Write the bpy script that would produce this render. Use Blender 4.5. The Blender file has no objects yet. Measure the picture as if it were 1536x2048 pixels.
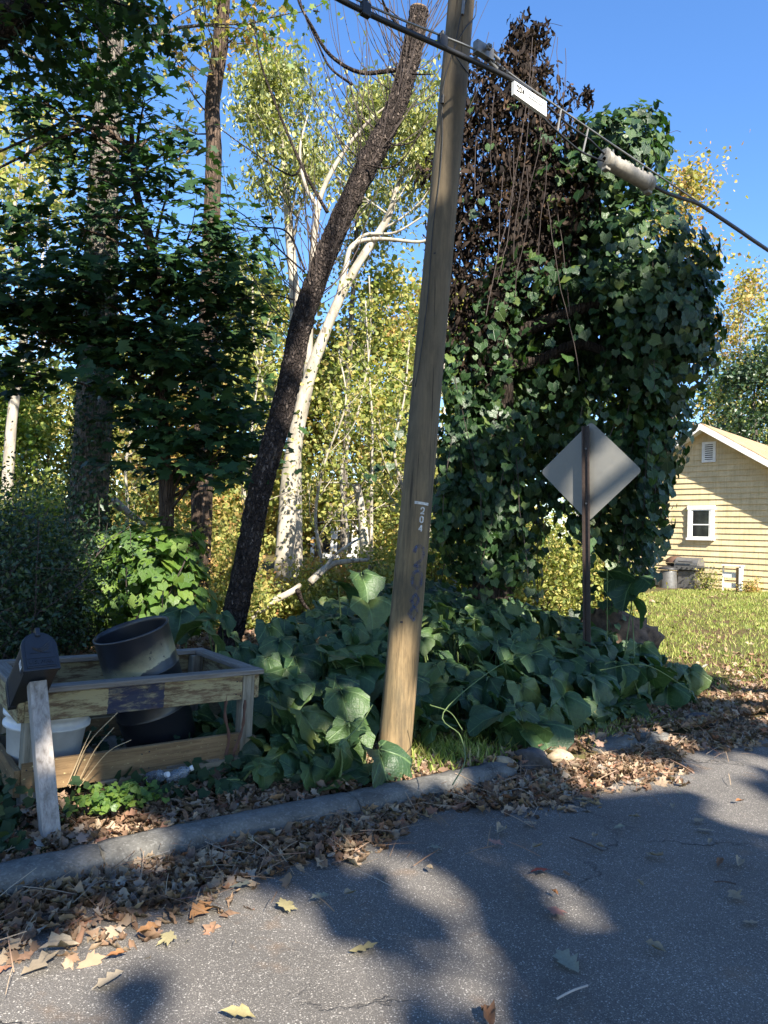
import bpy, math, random
import numpy as np
from mathutils import Vector, Matrix

# ------------------------------------------------------------------ camera, sky, sun, exposure
SC = bpy.context.scene
COL = SC.collection
EYE = np.array([0.0, 0.0, 1.65])
ROLL, PITCH, FPX = 0.04, math.radians(2.5), 1420.0
_f = np.array([0, math.cos(PITCH), math.sin(PITCH)])
_u0 = np.array([0, -math.sin(PITCH), math.cos(PITCH)])
_r0 = np.array([1.0, 0, 0])
_r = math.cos(ROLL) * _r0 + math.sin(ROLL) * _u0
_u = -math.sin(ROLL) * _r0 + math.cos(ROLL) * _u0
cd = bpy.data.cameras.new('camera')
cd.lens = FPX / 2048 * 36.0
cd.sensor_width = 36.0
cd.clip_start, cd.clip_end = 0.05, 1500
cam = bpy.data.objects.new('camera', cd)
COL.objects.link(cam)
cam.matrix_world = Matrix(((_r[0], _u[0], -_f[0], EYE[0]), (_r[1], _u[1], -_f[1], EYE[1]),
                           (_r[2], _u[2], -_f[2], EYE[2]), (0, 0, 0, 1)))
SC.camera = cam
SUN_EL, SUN_AZ = math.radians(38), math.radians(156)      # azimuth clockwise from +Y
S = np.array([math.sin(SUN_AZ) * math.cos(SUN_EL), math.cos(SUN_AZ) * math.cos(SUN_EL), math.sin(SUN_EL)])
world = bpy.data.worlds.new('World')
SC.world = world
world.use_nodes = True
_nt = world.node_tree
_sky = _nt.nodes.new('ShaderNodeTexSky')
_sky.sky_type = 'NISHITA'
_sky.sun_disc = False
_sky.sun_elevation = SUN_EL
_sky.sun_rotation = SUN_AZ
_sky.altitude = 300
_sky.air_density, _sky.dust_density, _sky.ozone_density = 1.0, 0.3, 2.2
_bg = _nt.nodes['Background']
_bg.inputs['Strength'].default_value = 0.094
_hs = _nt.nodes.new('ShaderNodeHueSaturation')
_hs.inputs['Saturation'].default_value = 1.22
_hs.inputs['Hue'].default_value = 0.506
_nt.links.new(_sky.outputs[0], _hs.inputs['Color'])
_nt.links.new(_hs.outputs[0], _bg.inputs[0])
ld = bpy.data.lights.new('sun', 'SUN')
ld.energy = 5.0
ld.angle = math.radians(0.53)
ld.color = (1.0, 0.93, 0.80)
sun = bpy.data.objects.new('sun', ld)
COL.objects.link(sun)
sun.rotation_euler = Vector(S).to_track_quat('Z', 'Y').to_euler()
SC.view_settings.view_transform = 'Standard'
SC.view_settings.look = 'None'
SC.view_settings.gamma = 1
SC.view_settings.exposure = 1.9
SC.cycles.max_bounces = 8
SC.cycles.transparent_max_bounces = 12
SC.cycles.use_denoising = True

rng = np.random.default_rng(7)
random.seed(7)


def ray(px, py):
    return _f + (px - 768) / FPX * _r - (py - 1024) / FPX * _u


def P(px, py, Y):                       # point of that sight line at distance Y in front
    d = ray(px, py)
    return EYE + d * Y / d[1]


def G(px, py, z=0.0):                   # point of that sight line at height z
    d = ray(px, py)
    return EYE + d * (z - EYE[2]) / d[2]


K0 = np.array([-1.635, 3.265])            # kerb line: origin, direction, inward normal
KD = np.array([0.808, 0.589])
KN = np.array([-0.589, 0.808])


def ab(x, y):
    dx, dy = np.asarray(x) - K0[0], np.asarray(y) - K0[1]
    return dx * KD[0] + dy * KD[1], dx * KN[0] + dy * KN[1]


def xy(a, b):
    return K0[0] + a * KD[0] + b * KN[0], K0[1] + a * KD[1] + b * KN[1]


def sst(e0, e1, x):
    t = np.clip((np.asarray(x, float) - e0) / (e1 - e0), 0, 1)
    return t * t * (3 - 2 * t)


def ground_z(x, y):
    a, b = ab(x, y)
    z = 0.5 * sst(7.5, 21, a)
    v = 0.012 + 0.14 * sst(0.6, 3.2, b) - 0.55 * sst(5.5, 11, b) * (1 - sst(4, 11, a)) + 0.02 * np.sin(1.7 * x + 0.4) * np.sin(1.3 * y) * sst(0.2, 1.0, b)
    far = -0.5 * sst(30, 80, np.hypot(x, y))
    zz = np.where(b > 0.06, z + v + far * 0, z - 0.06)
    zz = np.where(b < -6.45, z + 0.08, zz)
    return zz


# ------------------------------------------------------------------ materials
def C4(c):
    return (c[0], c[1], c[2], 1.0)


class NT:
    def __init__(s, name):
        s.m = bpy.data.materials.new(name)
        s.m.use_nodes = True
        s.t = s.m.node_tree
        s.b = s.t.nodes['Principled BSDF']
        s.out = s.t.nodes['Material Output']

    def n(s, typ, props=None, **inp):
        nd = s.t.nodes.new('ShaderNode' + typ)
        for k, v in (props or {}).items():
            setattr(nd, k, v)
        for k, v in inp.items():
            key = int(k[1:]) if k[0] == '_' and k[1:].isdigit() else k.replace('_', ' ')
            sock = nd.inputs[key]
            if hasattr(v, 'is_output'):
                s.t.links.new(v, sock)
            else:
                sock.default_value = v
        return nd

    def link(s, a, b):
        s.t.links.new(a, b)

    def coord(s, scale=(1, 1, 1), kind='Object', loc=(0, 0, 0)):
        c = s.n('TexCoord')
        return s.n('Mapping', Vector=c.outputs[kind], Scale=scale, Location=loc).outputs[0]

    def noise(s, vec, scale, detail=4, rough=0.55, dist=0.0):
        return s.n('TexNoise', Vector=vec, Scale=scale, Detail=detail, Roughness=rough, Distortion=dist).outputs['Fac']

    def ramp(s, fac, stops, interp='LINEAR'):
        r = s.n('ValToRGB', Fac=fac)
        r.color_ramp.interpolation = interp
        els = r.color_ramp.elements
        while len(els) < len(stops):
            els.new(0.5)
        for e, (p, c) in zip(els, stops):
            e.position = p
            e.color = C4(c) if not isinstance(c, (int, float)) else (c, c, c, 1)
        return r.outputs[0]

    def mix(s, fac, a, b, mode='MIX'):
        nd = s.n('MixRGB', {'blend_type': mode}, Fac=fac)
        for k, v in ((1, a), (2, b)):
            if hasattr(v, 'is_output'):
                s.t.links.new(v, nd.inputs[k])
            else:
                nd.inputs[k].default_value = C4(v)
        return nd.outputs[0]

    def math(s, op, a, b=0.0, clamp=False):
        nd = s.n('Math', {'operation': op, 'use_clamp': clamp})
        for k, v in ((0, a), (1, b)):
            if hasattr(v, 'is_output'):
                s.t.links.new(v, nd.inputs[k])
            else:
                nd.inputs[k].default_value = v
        return nd.outputs[0]

    def bump(s, h, strength=0.5, dist=0.02):
        nd = s.n('Bump', Height=h, Strength=strength, Distance=dist)
        s.link(nd.outputs[0], s.b.inputs['Normal'])
        return nd.outputs[0]

    def base(s, c, rough=0.7, spec=0.4, metal=0.0):
        if hasattr(c, 'is_output'):
            s.link(c, s.b.inputs['Base Color'])
        else:
            s.b.inputs['Base Color'].default_value = C4(c)
        if hasattr(rough, 'is_output'):
            s.link(rough, s.b.inputs['Roughness'])
        else:
            s.b.inputs['Roughness'].default_value = rough
        s.b.inputs['Specular IOR Level'].default_value = spec
        s.b.inputs['Metallic'].default_value = metal
        return s.m


def leaf_mat(name, stops, trans=0.35, rough=0.5, spec=0.4, vein=0.0, veinper=52.0, tgain=1.25, blotch=0.0, blotchcol=(0.3, 0.2, 0.05), bumpy=0.0):
    k = NT(name)
    at = k.n('Attribute', {'attribute_name': 'rnd'}).outputs['Fac']
    oi = k.n('ObjectInfo').outputs['Random']
    fac = k.math('FRACT', k.math('ADD', at, oi))
    col = k.ramp(fac, stops)
    vec = k.coord()
    nz = k.noise(vec, 14, 3)
    col = k.mix(0.55, col, k.ramp(nz, [(0.3, 0.55), (0.75, 1.0)]), 'MULTIPLY')
    if blotch > 0:
        nb = k.noise(vec, 9, 4)
        col = k.mix(k.ramp(nb, [(1 - blotch - 0.06, 0.0), (1 - blotch, 1.0)]), col, blotchcol)
    h = None
    if vein > 0:
        lv = k.n('Attribute', {'attribute_name': 'lv'}).outputs['Vector']
        sx = k.n('SeparateXYZ', Vector=lv)
        ang = k.math('MULTIPLY', k.math('ARCTAN2', sx.outputs[0], k.math('ADD', sx.outputs[1], 0.3)), 180 / math.pi / veinper)
        fr = k.math('ABSOLUTE', k.math('SUBTRACT', k.math('FRACT', k.math('ADD', ang, 0.5)), 0.5))
        ln = k.n('VectorMath', {'operation': 'LENGTH'}, _0=k.n('VectorMath', {'operation': 'ADD'}, _0=lv, _1=(0, 0.3, 0)).outputs[0]).outputs['Value']
        dist = k.math('MULTIPLY', fr, ln)
        vm = k.ramp(dist, [(0.0, 1.0), (0.008, 0.7), (0.02, 0.0)])
        # side veins
        sv = k.math('ABSOLUTE', k.math('SUBTRACT', k.math('FRACT', k.math('MULTIPLY', k.math('SUBTRACT', ln, k.math('MULTIPLY', fr, 0.5)), 7.0)), 0.5))
        vs = k.math('MULTIPLY', k.ramp(sv, [(0.0, 1.0), (0.09, 0.0)]), 0.35)
        vv = k.math('MAXIMUM', vm, vs)
        col = k.mix(k.math('MULTIPLY', vv, vein), col, (0.20, 0.30, 0.12))
        h = k.math('SUBTRACT', k.noise(vec, 30, 2), k.math('MULTIPLY', vv, 0.9))
    elif bumpy > 0:
        h = nz
    k.base(col, rough, spec)
    nrm = None
    if h is not None:
        nrm = k.bump(h, bumpy or 0.5, 0.012)
    tcol = k.mix(1.0, col, (tgain * 1.05, tgain * 1.15, tgain * 0.55), 'MULTIPLY')
    tr = k.n('BsdfTranslucent', Color=tcol)
    mx = k.n('MixShader', Fac=trans)
    k.link(k.b.outputs[0], mx.inputs[1])
    k.link(tr.outputs[0], mx.inputs[2])
    k.link(mx.outputs[0], k.out.inputs['Surface'])
    return k.m


def bark_mat(name, c0, c1, c2, stretch=6.0, scale=9.0, bump=0.9, bdist=0.03, flake=None, cells=0.6):
    k = NT(name)
    v = k.coord((1, 1, 1.0 / stretch))
    a = k.noise(v, scale, 6, 0.65, 0.6)
    cv = k.coord((1, 1, 1.3 / stretch))
    cv = k.n('VectorMath', {'operation': 'ADD'}, _0=cv, _1=k.n('VectorMath', {'operation': 'SCALE'}, _0=k.n('TexNoise', Vector=cv, Scale=scale * 1.5, Detail=4.0).outputs['Color'], Scale=0.9 / scale).outputs[0]).outputs[0]
    vo = k.n('TexVoronoi', {'feature': 'DISTANCE_TO_EDGE'}, Vector=cv, Scale=scale * 2.2).outputs['Distance']
    col = k.ramp(a, [(0.3, c0), (0.52, c1), (0.75, c2)])
    if cells:
        col = k.mix(k.math('MULTIPLY', k.ramp(vo, [(0.0, 1.0), (0.12, 0.0)]), cells), col, tuple(x * 0.35 for x in c0))
    if flake:
        fl = k.noise(k.coord((1, 1, 0.5)), scale * 2.6, 2, 0.5)
        col = k.mix(k.ramp(fl, [(0.62, 0.0), (0.68, 1.0)]), col, flake)
    h = k.math('ADD', k.math('MULTIPLY', k.ramp(vo, [(0, 0.0), (0.25, 1.0)]), 1.3 * cells), a)
    k.base(col, 0.9, 0.2)
    k.bump(h, bump, bdist)
    return k.m


def wood_mat(name, c0, c1, c2, axis=0, scale=6.0, bump=0.35, rough=0.85, extra=None):
    k = NT(name)
    sc = [7.0, 7.0, 7.0]
    sc[axis] = 0.45
    v = k.coord(tuple(sc))
    a = k.noise(v, scale, 6, 0.7, 0.4)
    b = k.noise(k.coord(), 3.0, 4, 0.6)
    col = k.ramp(a, [(0.32, c0), (0.5, c1), (0.7, c2)])
    col = k.mix(0.6, col, k.ramp(b, [(0.3, 0.55), (0.7, 1.0)]), 'MULTIPLY')
    if extra:
        col = extra(k, col)
    k.base(col, rough, 0.25)
    k.bump(a, bump, 0.006)
    return k.m


def plain_mat(name, c, rough=0.6, spec=0.4, metal=0.0, var=0.25, scale=12, bump=0.0):
    k = NT(name)
    nz = k.noise(k.coord(), scale, 5, 0.6)
    col = k.mix(1.0, c, k.ramp(nz, [(0.25, 1 - var), (0.75, 1.0 + var * 0.3)]), 'MULTIPLY')
    k.base(col, rough, spec, metal)
    if bump:
        k.bump(nz, bump, 0.01)
    return k.m


# ------------------------------------------------------------------ geometry helpers
class Geo:
    def __init__(s):
        s.v, s.f = [], []

    def add(s, vs, fs):
        o = len(s.v)
        s.v += [tuple(map(float, p)) for p in vs]
        s.f += [tuple(i + o for i in f) for f in fs]
        return s

    def box(s, o, ex, ey, ez, x0, x1, y0, y1, z0, z1, taper=None):
        o, ex, ey, ez = map(np.asarray, (o, ex, ey, ez))
        vs = [o + ex * x + ey * y + ez * z for z in (z0, z1) for (x, y) in ((x0, y0), (x1, y0), (x1, y1), (x0, y1))]
        return s.add(vs, [(3, 2, 1, 0), (4, 5, 6, 7), (0, 1, 5, 4), (1, 2, 6, 5), (2, 3, 7, 6), (3, 0, 4, 7)])

    def tube(s, pts, rad, n=8, cap=True, jit=0.0, seed=0):
        pts = np.asarray(pts, float)
        m = len(pts)
        rad = np.broadcast_to(np.asarray(rad, float), (m,))
        rg = np.random.default_rng(seed)
        tang = np.gradient(pts, axis=0)
        tang /= np.linalg.norm(tang, axis=1)[:, None] + 1e-9
        ref = np.array([0, 0, 1.0]) if abs(tang[0][2]) < 0.9 else np.array([1.0, 0, 0])
        x = np.cross(ref, tang[0])
        x /= np.linalg.norm(x)
        vs, fs = [], []
        th = np.arange(n) * 2 * math.pi / n
        ph = rg.uniform(0, 6.28, 6)
        for i in range(m):
            x = x - tang[i] * np.dot(x, tang[i])
            x /= np.linalg.norm(x) + 1e-9
            y = np.cross(tang[i], x)
            for t in th:
                rr = rad[i]
                if jit:
                    rr *= 1 + jit * (math.sin(3 * t + ph[0] + i * 0.37) + math.sin(5 * t + ph[1] - i * 0.61) * 0.7 + math.sin(2 * t + ph[2] + i * 0.9) * 0.6 + rg.normal() * 0.5)
                vs.append(pts[i] + (x * math.cos(t) + y * math.sin(t)) * rr)
        for i in range(m - 1):
            for j in range(n):
                a, b = i * n + j, i * n + (j + 1) % n
                fs.append((a, b, b + n, a + n))
        if cap:
            fs.append(tuple(range(n))[::-1])
            fs.append(tuple((m - 1) * n + j for j in range(n)))
        return s.add(vs, fs)

    def lathe(s, o, ex, ey, ez, prof, n=32, closed=False):
        o, ex, ey, ez = map(np.asarray, (o, ex, ey, ez))
        vs, fs = [], []
        for r, z in prof:
            for j in range(n):
                t = 2 * math.pi * j / n
                vs.append(o + ex * (r * math.cos(t)) + ey * (r * math.sin(t)) + ez * z)
        for i in range(len(prof) - 1):
            for j in range(n):
                a, b = i * n + j, i * n + (j + 1) % n
                fs.append((a, b, b + n, a + n))
        return s.add(vs, fs)

    def obj(s, name, m, parent=None, smooth=False, bevel=0.0):
        me = bpy.data.meshes.new(name)
        me.from_pydata(s.v, [], s.f)
        if smooth:
            me.polygons.foreach_set('use_smooth', [True] * len(me.polygons))
        me.materials.append(m)
        me.update()
        o = link(name, me, parent)
        if bevel:
            md = o.modifiers.new('bevel', 'BEVEL')
            md.width, md.segments, md.limit_method = bevel, 2, 'ANGLE'
        return o


def link(name, data, parent=None):
    o = bpy.data.objects.new(name, data)
    COL.objects.link(o)
    if parent is not None:
        o.parent = parent
        if parent.type == 'EMPTY':
            o.matrix_parent_inverse = Matrix.Translation(-Vector(parent['_b']))
    return o


def thing(name, base, label, cat, group=None):
    o = bpy.data.objects.new(name, None)
    COL.objects.link(o)
    o.empty_display_size = 0.2
    o.location = Vector([float(v) for v in base])
    o['_b'] = [float(v) for v in base]
    return tag(o, label, cat, group)


def tag(o, label=None, cat=None, group=None, kind=None):
    for k, v in (('label', label), ('category', cat), ('group', group), ('kind', kind)):
        if v:
            o[k] = v
    return o


def unit(v):
    v = np.asarray(v, float)
    return v / (np.linalg.norm(v, axis=-1, keepdims=True) + 1e-9)


def smooth_path(pts, n):
    pts = np.asarray(pts, float)
    m = len(pts)
    ext = np.vstack([2 * pts[0] - pts[1], pts, 2 * pts[-1] - pts[-2]])
    out = []
    for q in np.linspace(0, m - 1, n):
        i = min(int(q), m - 2)
        t = q - i
        p0, p1, p2, p3 = ext[i], ext[i + 1], ext[i + 2], ext[i + 3]
        out.append(0.5 * ((2 * p1) + (-p0 + p2) * t + (2 * p0 - 5 * p1 + 4 * p2 - p3) * t * t + (-p0 + 3 * p1 - 3 * p2 + p3) * t ** 3))
    return np.array(out)


# ---- leaf templates: (verts, tris), tip along +y, upper side +z
def fan(outline, center=(0, -0.05), fold=0.12, droop=0.15):
    o = np.array(outline, float)
    v = np.vstack([[center], o])
    z = fold * np.abs(v[:, 0]) - droop * (v[:, 1] ** 2 + v[:, 0] ** 2)
    n = len(o)
    return np.column_stack([v, z]), np.array([(0, 1 + (i + 1) % n, 1 + i) for i in range(n)])[:, ::1]


def lobed(peaks, valleys, base=0.1, fold=0.12, droop=0.15):
    # peaks: list (angle deg from tip, r) on the right side from base to tip
    right = []
    for i, (a, r) in enumerate(peaks):
        right.append((a, r))
        if i < len(valleys):
            right.append(valleys[i])
    pts = [(0, -base)]
    for a, r in right:
        pts.append((r * math.sin(math.radians(a)), r * math.cos(math.radians(a))))
    if right[-1][0] != 0:
        pts.append((0, right[-1][1]))
    left = [(-x, y) for x, y in pts[1:] if abs(x) > 1e-6][::-1]
    out = pts + left
    out = out[::-1]            # counter-clockwise seen from +z after fan's winding
    return fan(out, (0, 0.0), fold, droop)


T_MAPLE = lobed([(118, 0.42), (62, 0.58), (0, 0.62)], [(92, 0.31), (30, 0.34)], 0.12, 0.1, 0.25)
T_MAPLE2 = lobed([(140, 0.33), (112, 0.46), (84, 0.40), (58, 0.62), (36, 0.46), (13, 0.56), (0, 0.68)], [(124, 0.30), (97, 0.30), (72, 0.42), (47, 0.40), (24, 0.33), (7, 0.55)], 0.14, 0.15, 0.35)
T_GOURD = lobed([(140, 0.45), (95, 0.47), (48, 0.5), (0, 0.62)], [(118, 0.41), (72, 0.41), (24, 0.46)], 0.12, 0.16, 0.3)
T_IVY = lobed([(130, 0.42), (60, 0.46), (0, 0.6)], [(95, 0.39), (28, 0.41)], 0.15, 0.15, 0.1)
T_SIMPLE = (np.array([(0, -0.5, 0), (0.27, -0.02, 0.05), (0, 0.5, -0.06), (-0.27, -0.02, 0.05)]), np.array([(0, 1, 2), (0, 2, 3)]))
T_WIDE = (np.array([(0, -0.5, 0), (0.42, -0.1, 0.08), (0.2, 0.36, 0.0), (0, 0.5, -0.06), (-0.2, 0.36, 0.0), (-0.42, -0.1, 0.08)]),
          np.array([(0, 1, 2), (0, 2, 3), (0, 3, 4), (0, 4, 5)]))
T_LANCE = (np.array([(0, -0.5, 0), (0.12, 0.0, 0.03), (0, 0.5, -0.1), (-0.12, 0.0, 0.03)]), np.array([(0, 1, 2), (0, 2, 3)]))


def T_dry(seed, lobes=True, curl=0.6, bend=0.5, wid=0.3):
    rg = np.random.default_rng(seed)
    ys = np.linspace(-0.5, 0.5, 8)
    v, f = [], []
    for i, y in enumerate(ys):
        env = math.sin(math.pi * (i / 7.0)) ** 0.7 * wid
        w1 = env * ((1.1 if i % 2 else 0.58) if lobes else 1) * rg.uniform(0.75, 1.2)
        w2 = env * ((1.1 if i % 2 else 0.58) if lobes else 1) * rg.uniform(0.75, 1.2)
        zc = bend * (0.25 - y * y) * -0.8 + rg.normal() * 0.015
        v += [(-w1, y + 0.08 * (i % 2), zc + curl * w1 * rg.uniform(0.3, 1.3)), (0, y, zc), (w2, y + 0.08 * (i % 2), zc + curl * w2 * rg.uniform(0.3, 1.3))]
    for i in range(7):
        a = i * 3
        for b in (0, 1):
            f += [(a + b, a + b + 1, a + b + 4), (a + b, a + b + 4, a + b + 3)]
    return np.array(v), np.array(f)


def T_shrivel(seed):
    rg = np.random.default_rng(seed)
    v, f = [], []
    for i in range(5):
        y = 0.5 - i * 0.25
        tw = rg.uniform(-1, 1) + i * 0.7
        w = 0.17 * math.sin(math.pi * (i + 0.4) / 5)
        off = rg.normal(0, 0.05, 2)
        v += [(off[0] + w * math.cos(tw), y, off[1] + w * math.sin(tw)), (off[0] - w * math.cos(tw + 0.9), y + 0.03, off[1] - w * math.sin(tw + 0.9))]
    for i in range(4):
        a = 2 * i
        f += [(a, a + 1, a + 3), (a, a + 3, a + 2)]
    return np.array(v), np.array(f)


def T_pumpkin(seed, n=28):
    rg = np.random.default_rng(seed)
    v, f = [(0, -0.3, -0.02)], []
    ph = rg.uniform(0, 6.28, 3)
    rings = ((0.5, 0), (1.0, 1))
    for q, k in rings:
        for i in range(n):
            t = -math.pi + (i + 0.5) * 2 * math.pi / n       # angle from tip
            lob = 0.53 + 0.045 * math.cos(5 * t) + 0.05 * math.cos(t) + (0.012 if i % 2 else -0.012) * k + rg.normal() * 0.012 * k
            notch = 0.3 * math.exp(-((abs(t) - math.pi) / 0.28) ** 2)
            r = q * (lob - notch)
            x, y = r * math.sin(t), r * math.cos(t) + (-0.3) * (1 - q) * 0.55
            z = 0.09 * math.sin(2 * t + ph[0]) * r * 2 + (0.035 * math.sin(5 * t + ph[1]) + 0.028 * math.sin(11 * t + ph[2])) * k - 0.45 * r * r + 0.30 * abs(x) - 0.28 * max(0, y) ** 2 + rg.normal() * 0.008
            v.append((x, y, z))
    for i in range(n):
        j = (i + 1) % n
        a, b, c, d = 1 + i, 1 + j, 1 + n + i, 1 + n + j
        if i != n - 1:
            f += [(0, b, a), (a, b, d), (a, d, c)]
        else:
            f += [(0, b, a)]
    return np.array(v), np.array(f)


def frames(nrm, tip):
    nrm = unit(nrm)
    tip = tip - nrm * np.sum(tip * nrm, axis=1, keepdims=True)
    tip = unit(tip)
    x = np.cross(tip, nrm)
    return np.stack([x, tip, nrm], axis=2)


def tmpl_mesh(name, tm, m):
    v, f = tm
    me = bpy.data.meshes.new(name)
    me.from_pydata([tuple(p) for p in v], [], [tuple(int(q) for q in t) for t in f])
    at = me.attributes.new('lv', 'FLOAT_VECTOR', 'POINT')
    at.data.foreach_set('vector', np.column_stack([v[:, 0], v[:, 1], np.zeros(len(v))]).ravel())
    me.polygons.foreach_set('use_smooth', [True] * len(me.polygons))
    me.materials.append(m)
    return me


def leaf_field(name, tms, pos, nrm, tip, size, m, parent=None, aspect=None, kind='stuff'):
    N = len(pos)
    R = frames(np.asarray(nrm), np.asarray(tip))
    size = np.broadcast_to(size, (N,))
    which = rng.integers(0, len(tms), N)
    V, Fc, RN, LV = [], [], [], []
    off = 0
    rn = rng.random(N)
    for k, (tv, tf) in enumerate(tms):
        idx = np.nonzero(which == k)[0]
        if not len(idx):
            continue
        vv = np.einsum('nij,vj->nvi', R[idx], tv) * size[idx][:, None, None] + np.asarray(pos)[idx][:, None, :]
        nv = len(tv)
        V.append(vv.reshape(-1, 3))
        ff = tf[None] + (off + np.arange(len(idx)) * nv)[:, None, None]
        Fc.append(ff.reshape(-1, 3))
        RN.append(np.repeat(rn[idx], nv))
        LV.append(np.tile(np.column_stack([tv[:, :2], np.zeros(nv)]), (len(idx), 1)))
        off += nv * len(idx)
    V, Fc, RN, LV = np.vstack(V), np.vstack(Fc), np.concatenate(RN), np.vstack(LV)
    me = bpy.data.meshes.new(name)
    me.vertices.add(len(V))
    me.vertices.foreach_set('co', V.astype(np.float32).ravel())
    me.loops.add(Fc.size)
    me.loops.foreach_set('vertex_index', Fc.astype(np.int32).ravel())
    me.polygons.add(len(Fc))
    me.polygons.foreach_set('loop_start', np.arange(0, Fc.size, 3, dtype=np.int32))
    me.polygons.foreach_set('loop_total', np.full(len(Fc), 3, dtype=np.int32))
    me.attributes.new('rnd', 'FLOAT', 'POINT').data.foreach_set('value', RN.astype(np.float32))
    me.attributes.new('lv', 'FLOAT_VECTOR', 'POINT').data.foreach_set('vector', LV.astype(np.float32).ravel())
    me.materials.append(m)
    me.update(calc_edges=True)
    me.validate()
    o = link(name, me, parent)
    if kind:
        o['kind'] = kind
    return o


def leaf_objects(name, meshes, pos, nrm, tip, size, parent):
    R = frames(np.asarray(nrm), np.asarray(tip))
    size = np.broadcast_to(size, (len(pos),))
    for i in range(len(pos)):
        o = link(name, meshes[i % len(meshes)], parent)
        M = Matrix([list(R[i][r] * size[i]) + [pos[i][r]] for r in range(3)] + [[0, 0, 0, 1]])
        o.matrix_basis = M


def furrow(o, amp=0.012, fx=14.0, fz=5.0, knots=()):
    from mathutils import noise
    me = o.data
    nv = [v.normal.copy() for v in me.vertices]
    for v, nn in zip(me.vertices, nv):
        c = v.co
        q = Vector((c.x * fx, c.y * fx, c.z * fz))
        a = abs(noise.noise(q)) * 3.2
        b = abs(noise.noise(q * 2.3 + Vector((7, 3, 1)))) * 3.0
        d = -amp * (1 - min(1.0, a)) - amp * 0.5 * (1 - min(1.0, b)) + amp * 0.6 * noise.noise(Vector((c.x * 3, c.y * 3, c.z * 2)))
        v.co = c + nn * d
    me.update()


def rdir(n, up=0.0):
    v = rng.normal(size=(n, 3))
    v[:, 2] += up
    return unit(v)

# ------------------------------------------------------------------ ground, road, kerb
k = NT('asphalt')
_v = k.coord()
_big = k.noise(_v, 1.1, 5, 0.6)
_sp = k.n('TexVoronoi', {'feature': 'F1'}, Vector=_v, Scale=185.0)
_sp2 = k.n('TexVoronoi', {'feature': 'F1'}, Vector=_v, Scale=110.0)
_fine = k.noise(_v, 220, 2, 0.7)
_col = k.ramp(_fine, [(0.3, (0.056, 0.051, 0.046)), (0.7, (0.165, 0.149, 0.133))])
_sel = k.math('MULTIPLY', k.ramp(k.n('SeparateColor', Color=_sp.outputs['Color']).outputs[0], [(0.66, 0.0), (0.86, 1.0)]), k.ramp(_sp.outputs['Distance'], [(0.30, 1.0), (0.55, 0.0)]))
_col = k.mix(_sel, _col, (0.33, 0.30, 0.265))
_sel2 = k.math('MULTIPLY', k.ramp(k.n('SeparateColor', Color=_sp2.outputs['Color']).outputs[1], [(0.86, 0.0), (0.93, 1.0)]), k.ramp(_sp2.outputs['Distance'], [(0.25, 1.0), (0.5, 0.0)]))
_col = k.mix(_sel2, _col, (0.40, 0.37, 0.33))
_col = k.mix(0.8, _col, k.ramp(_big, [(0.3, 0.62), (0.7, 1.2)]), 'MULTIPLY')
# cracks with a wandering course
_dv = k.n('VectorMath', {'operation': 'ADD'}, _0=_v, _1=k.n('VectorMath', {'operation': 'SCALE'}, _0=k.n('TexNoise', Vector=_v, Scale=2.6, Detail=5.0, Roughness=0.65).outputs['Color'], Scale=0.55).outputs[0]).outputs[0]
_ck = k.n('TexVoronoi', {'feature': 'DISTANCE_TO_EDGE'}, Vector=_dv, Scale=0.62).outputs['Distance']
_ckw = k.math('SUBTRACT', _ck, k.math('MULTIPLY', k.noise(_v, 7, 3), 0.004))
_crack = k.ramp(_ckw, [(0.0, 1.0), (0.002, 0.7), (0.0045, 0.0)])
_gate = k.ramp(k.noise(_v, 0.9, 3), [(0.46, 0.0), (0.58, 0.85)])
_crack = k.math('MULTIPLY', _crack, _gate)
_col = k.mix(_crack, _col, (0.012, 0.011, 0.010))
_st = k.noise(k.coord(loc=(3, 7, 0)), 3.3, 4, 0.6)
_col = k.mix(k.math('MULTIPLY', k.ramp(_st, [(0.60, 0.0), (0.72, 1.0)]), 0.35), _col, (0.17, 0.10, 0.05))
k.base(_col, 0.82, 0.35)
k.bump(k.math('SUBTRACT', k.math('ADD', _fine, k.math('MULTIPLY', _sel, 0.5)), k.math('MULTIPLY', _crack, 3.0)), 0.7, 0.006)
M_ASPHALT = k.m

k = NT('soil')
_v = k.coord()
_a, _b = k.noise(_v, 2.2, 6, 0.65), k.noise(_v, 24, 5, 0.7)
_c = k.ramp(_b, [(0.3, (0.035, 0.022, 0.013)), (0.55, (0.10, 0.062, 0.035)), (0.75, (0.20, 0.13, 0.075))])
_c = k.mix(k.ramp(_a, [(0.42, 0.0), (0.62, 0.75)]), _c, (0.075, 0.085, 0.028))
k.base(_c, 0.95, 0.1)
k.bump(_b, 0.9, 0.03)
M_SOIL = k.m

k = NT('concrete')
_v = k.coord()
_a, _b = k.noise(_v, 5, 6, 0.65), k.noise(_v, 90, 3, 0.7)
_c = k.ramp(_a, [(0.28, (0.06, 0.056, 0.05)), (0.5, (0.125, 0.118, 0.105)), (0.72, (0.19, 0.18, 0.16))])
_c = k.mix(0.6, _c, k.ramp(_b, [(0.3, 0.55), (0.7, 1.1)]), 'MULTIPLY')
_pk = k.n('TexVoronoi', {'feature': 'F1'}, Vector=_v, Scale=95.0)
_c = k.mix(k.math('MULTIPLY', k.ramp(k.n('SeparateColor', Color=_pk.outputs['Color']).outputs[0], [(0.8, 0.0), (0.9, 1.0)]), 0.4), _c, (0.22, 0.21, 0.19))
k.base(_c, 0.92, 0.2)
k.bump(k.math('ADD', _a, k.math('MULTIPLY', _b, 0.5)), 0.6, 0.012)
M_CONC = k.m

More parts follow.
